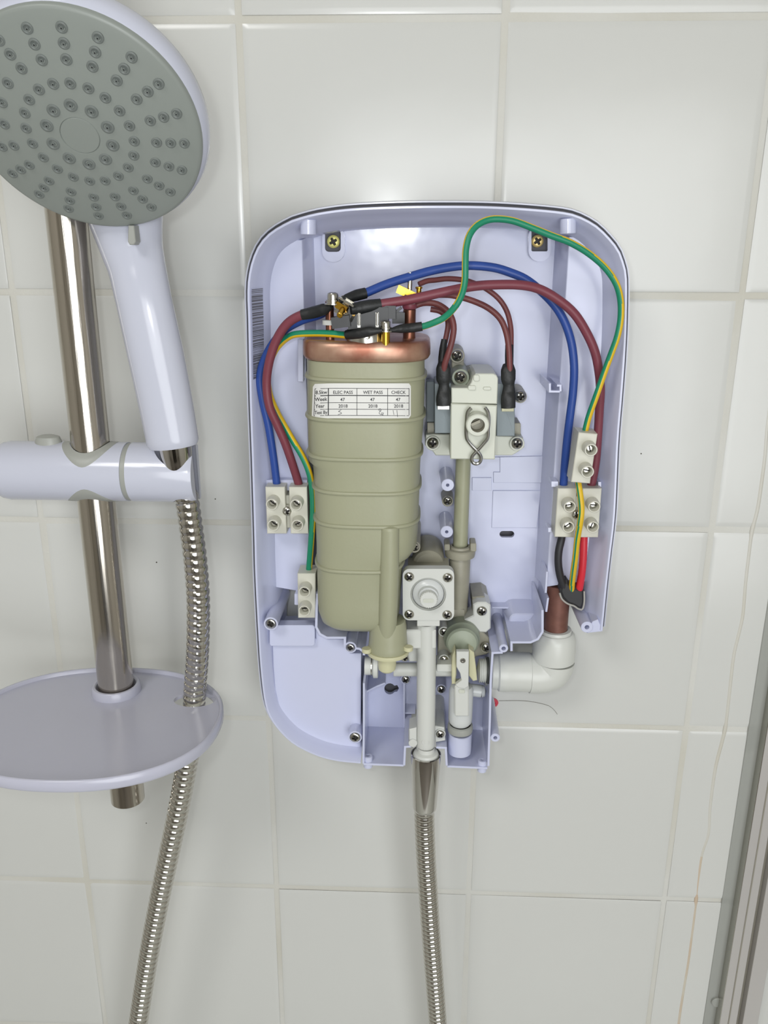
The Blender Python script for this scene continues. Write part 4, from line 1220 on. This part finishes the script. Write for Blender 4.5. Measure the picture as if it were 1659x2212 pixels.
def nozzle_mesh(r):
    mb = MB(); lathe(mb, (0, 0, 0), (0, 0, 1), [(r, -.0003), (r * .98, .0004), (r * .8, .0007), (r * .62, .0006), (r * .5, .0001), (r * .36, .0001), (r * .30, .0009), (r * .14, .0009), (r * .1, 0), (0, -.0001)], 20, [0, 0, 0, 0, 0, 0, 0, 1, 1])
    ob = mb.build('nozzle', ['nozzle', 'pit'], sharp=50); me = ob.data; bpy.data.objects.remove(ob); return me
NZ = nozzle_mesh(.0026)
NZB = nozzle_mesh(.0031)
Rn = HN.to_track_quat('Z', 'Y').to_euler()
def nz(r, ang, me):
    a = radians(ang); place(me, 'nozzle', hs, HC + HN * (fdome(r) - .0001) + (HU * cos(a) + HV * sin(a)) * r, Rn)
for k in range(10): nz(.0148, -20 + 36 * k, NZB)
for k in range(20): nz(.0247, -8 + 18 * k, NZ)
for k in range(20):
    for r in (.0348, .0412, .0474): nz(r, -8 + 18 * k, NZ)
mb = MB(); hp3 = [W(375, 963, 72), W(356, 862, 72), W(335, 760, 72), W(311, 650, 71), W(296, 580, 67), W(283, 530, 64), Vector((.0985, -.0650, -.108)), Vector((.0990, -.0690, -.092)), Vector((.0995, -.078, -.076))]
rad = [.0152, .0156, .0158, .0155, .0160, .0176, .0208, .0235, .0250]
fine = crom(hp3, .0025); acc = [0]
for a, b in zip(hp3, hp3[1:]): acc.append(acc[-1] + (b - a).length)
rl = []
for i in range(len(fine)):
    s = acc[-1] * i / (len(fine) - 1); k = max(j for j in range(len(acc) - 1) if acc[j] <= s + 1e-9); u = (s - acc[k]) / (acc[k + 1] - acc[k])
    rl.append(rad[k] * (1 - u) + rad[k + 1] * u)
rl[0] -= .0012
tube(mb, fine, rl, 40, ell=.8)
mb.build('handle', 'wplast', hs, sharp=60)
mb = MB()
pts = [(277, 487), (289, 487), (293, 522), (289, 529), (280, 529), (276, 522)]
poly = XZ(pts, 86); rings(mb, poly, [(0, 78), (0, 85.6), (.4, 86)]); mb.build('spray_lever', 'grey_s', hs)
mb = MB(); a = W(378, 964, 72); b = Vector((SX + .002, SY, HZ - .010))
lathe(mb, a, b - a, [(.0093, -.002), (.0093, .004), (.0088, .008), (.0082, .024), (0, .024)], 36); mb.build('hose_nut', 'chrome', h1t)

# ================================================================== SHOWER SCREEN PROFILE
scr = thing('screen_profile', 'silver aluminium shower screen channel up the right edge', 'shower screen', W(1560, 2212, 0))
xs0 = W(1519, 2212, 2).x
zlo, zhi = -1.0, 0.5
def vbar(name, xa, xb, da, db, mk, bev=.3):
    mb = MB(); rings(mb, [(xa, zlo), (xb, zlo), (xb, zhi), (xa, zhi)], [(0, da), (0, db - bev), (bev, db)]); return mb.build(name, mk, scr)
xs1 = W(1554, 2212, 10).x
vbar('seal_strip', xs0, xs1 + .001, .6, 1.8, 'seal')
vbar('channel', xs1, xs1 + .0135, 0, 10, 'alu')
vbar('groove', xs1 + .0135, xs1 + .017, 0, 6.5, 'alu_d')
vbar('channel', xs1 + .017, xs1 + .029, 0, 13, 'alu')
vbar('edge_bead', xs1 - .0006, xs1, 0, 10.5, 'steel', .1)
vbar('groove', xs1 + .0065, xs1 + .0075, 9, 10.4, 'alu_d', .1)
mb = MB(); p = W(1549, 2165, 3); lathe(mb, p, (0, -1, 0), [(0, -.002), (.0046, -.002), (.0046, .0004), (.004, .001), (0, .0012)], 28); mb.build('screw_cap', 'grey_s', scr)
# silicone bead wandering down the tiles
bl = [(1662, 880), (1656, 930), (1652, 985), (1645, 1040), (1636, 1100), (1624, 1148), (1617, 1200), (1610, 1260), (1604, 1330), (1594, 1375), (1584, 1420), (1575, 1500), (1567, 1570), (1560, 1600), (1545, 1660), (1534, 1740), (1530, 1800), (1516, 1845), (1508, 1900), (1503, 1950), (1494, 2020), (1486, 2080), (1476, 2140), (1467, 2200), (1461, 2260)]
mb = MB(); tube(mb, crom([W(x, y, .3) for x, y in bl], .004), .0014, 10, ell=.6, matf=lambda t, a: 1 if t > .64 else 0)
tag(mb.build('sealant_bead', ['bead', 'bead_s'], org=W(1461, 2260, 0)), 'wavy thin sealant line down the right tiles, yellowed at the bottom', 'sealant')
for k, (x, y) in enumerate(((465, 1078), (338, 1215), (316, 1778), (1385, 980))):
    mb = MB(); lathe(mb, W(x, y, 1), (0, -1, 0), [(.0005, -.0003), (.0004, .0002), (0, .0003)], 8); mb.build('speck', 'speck', wb)
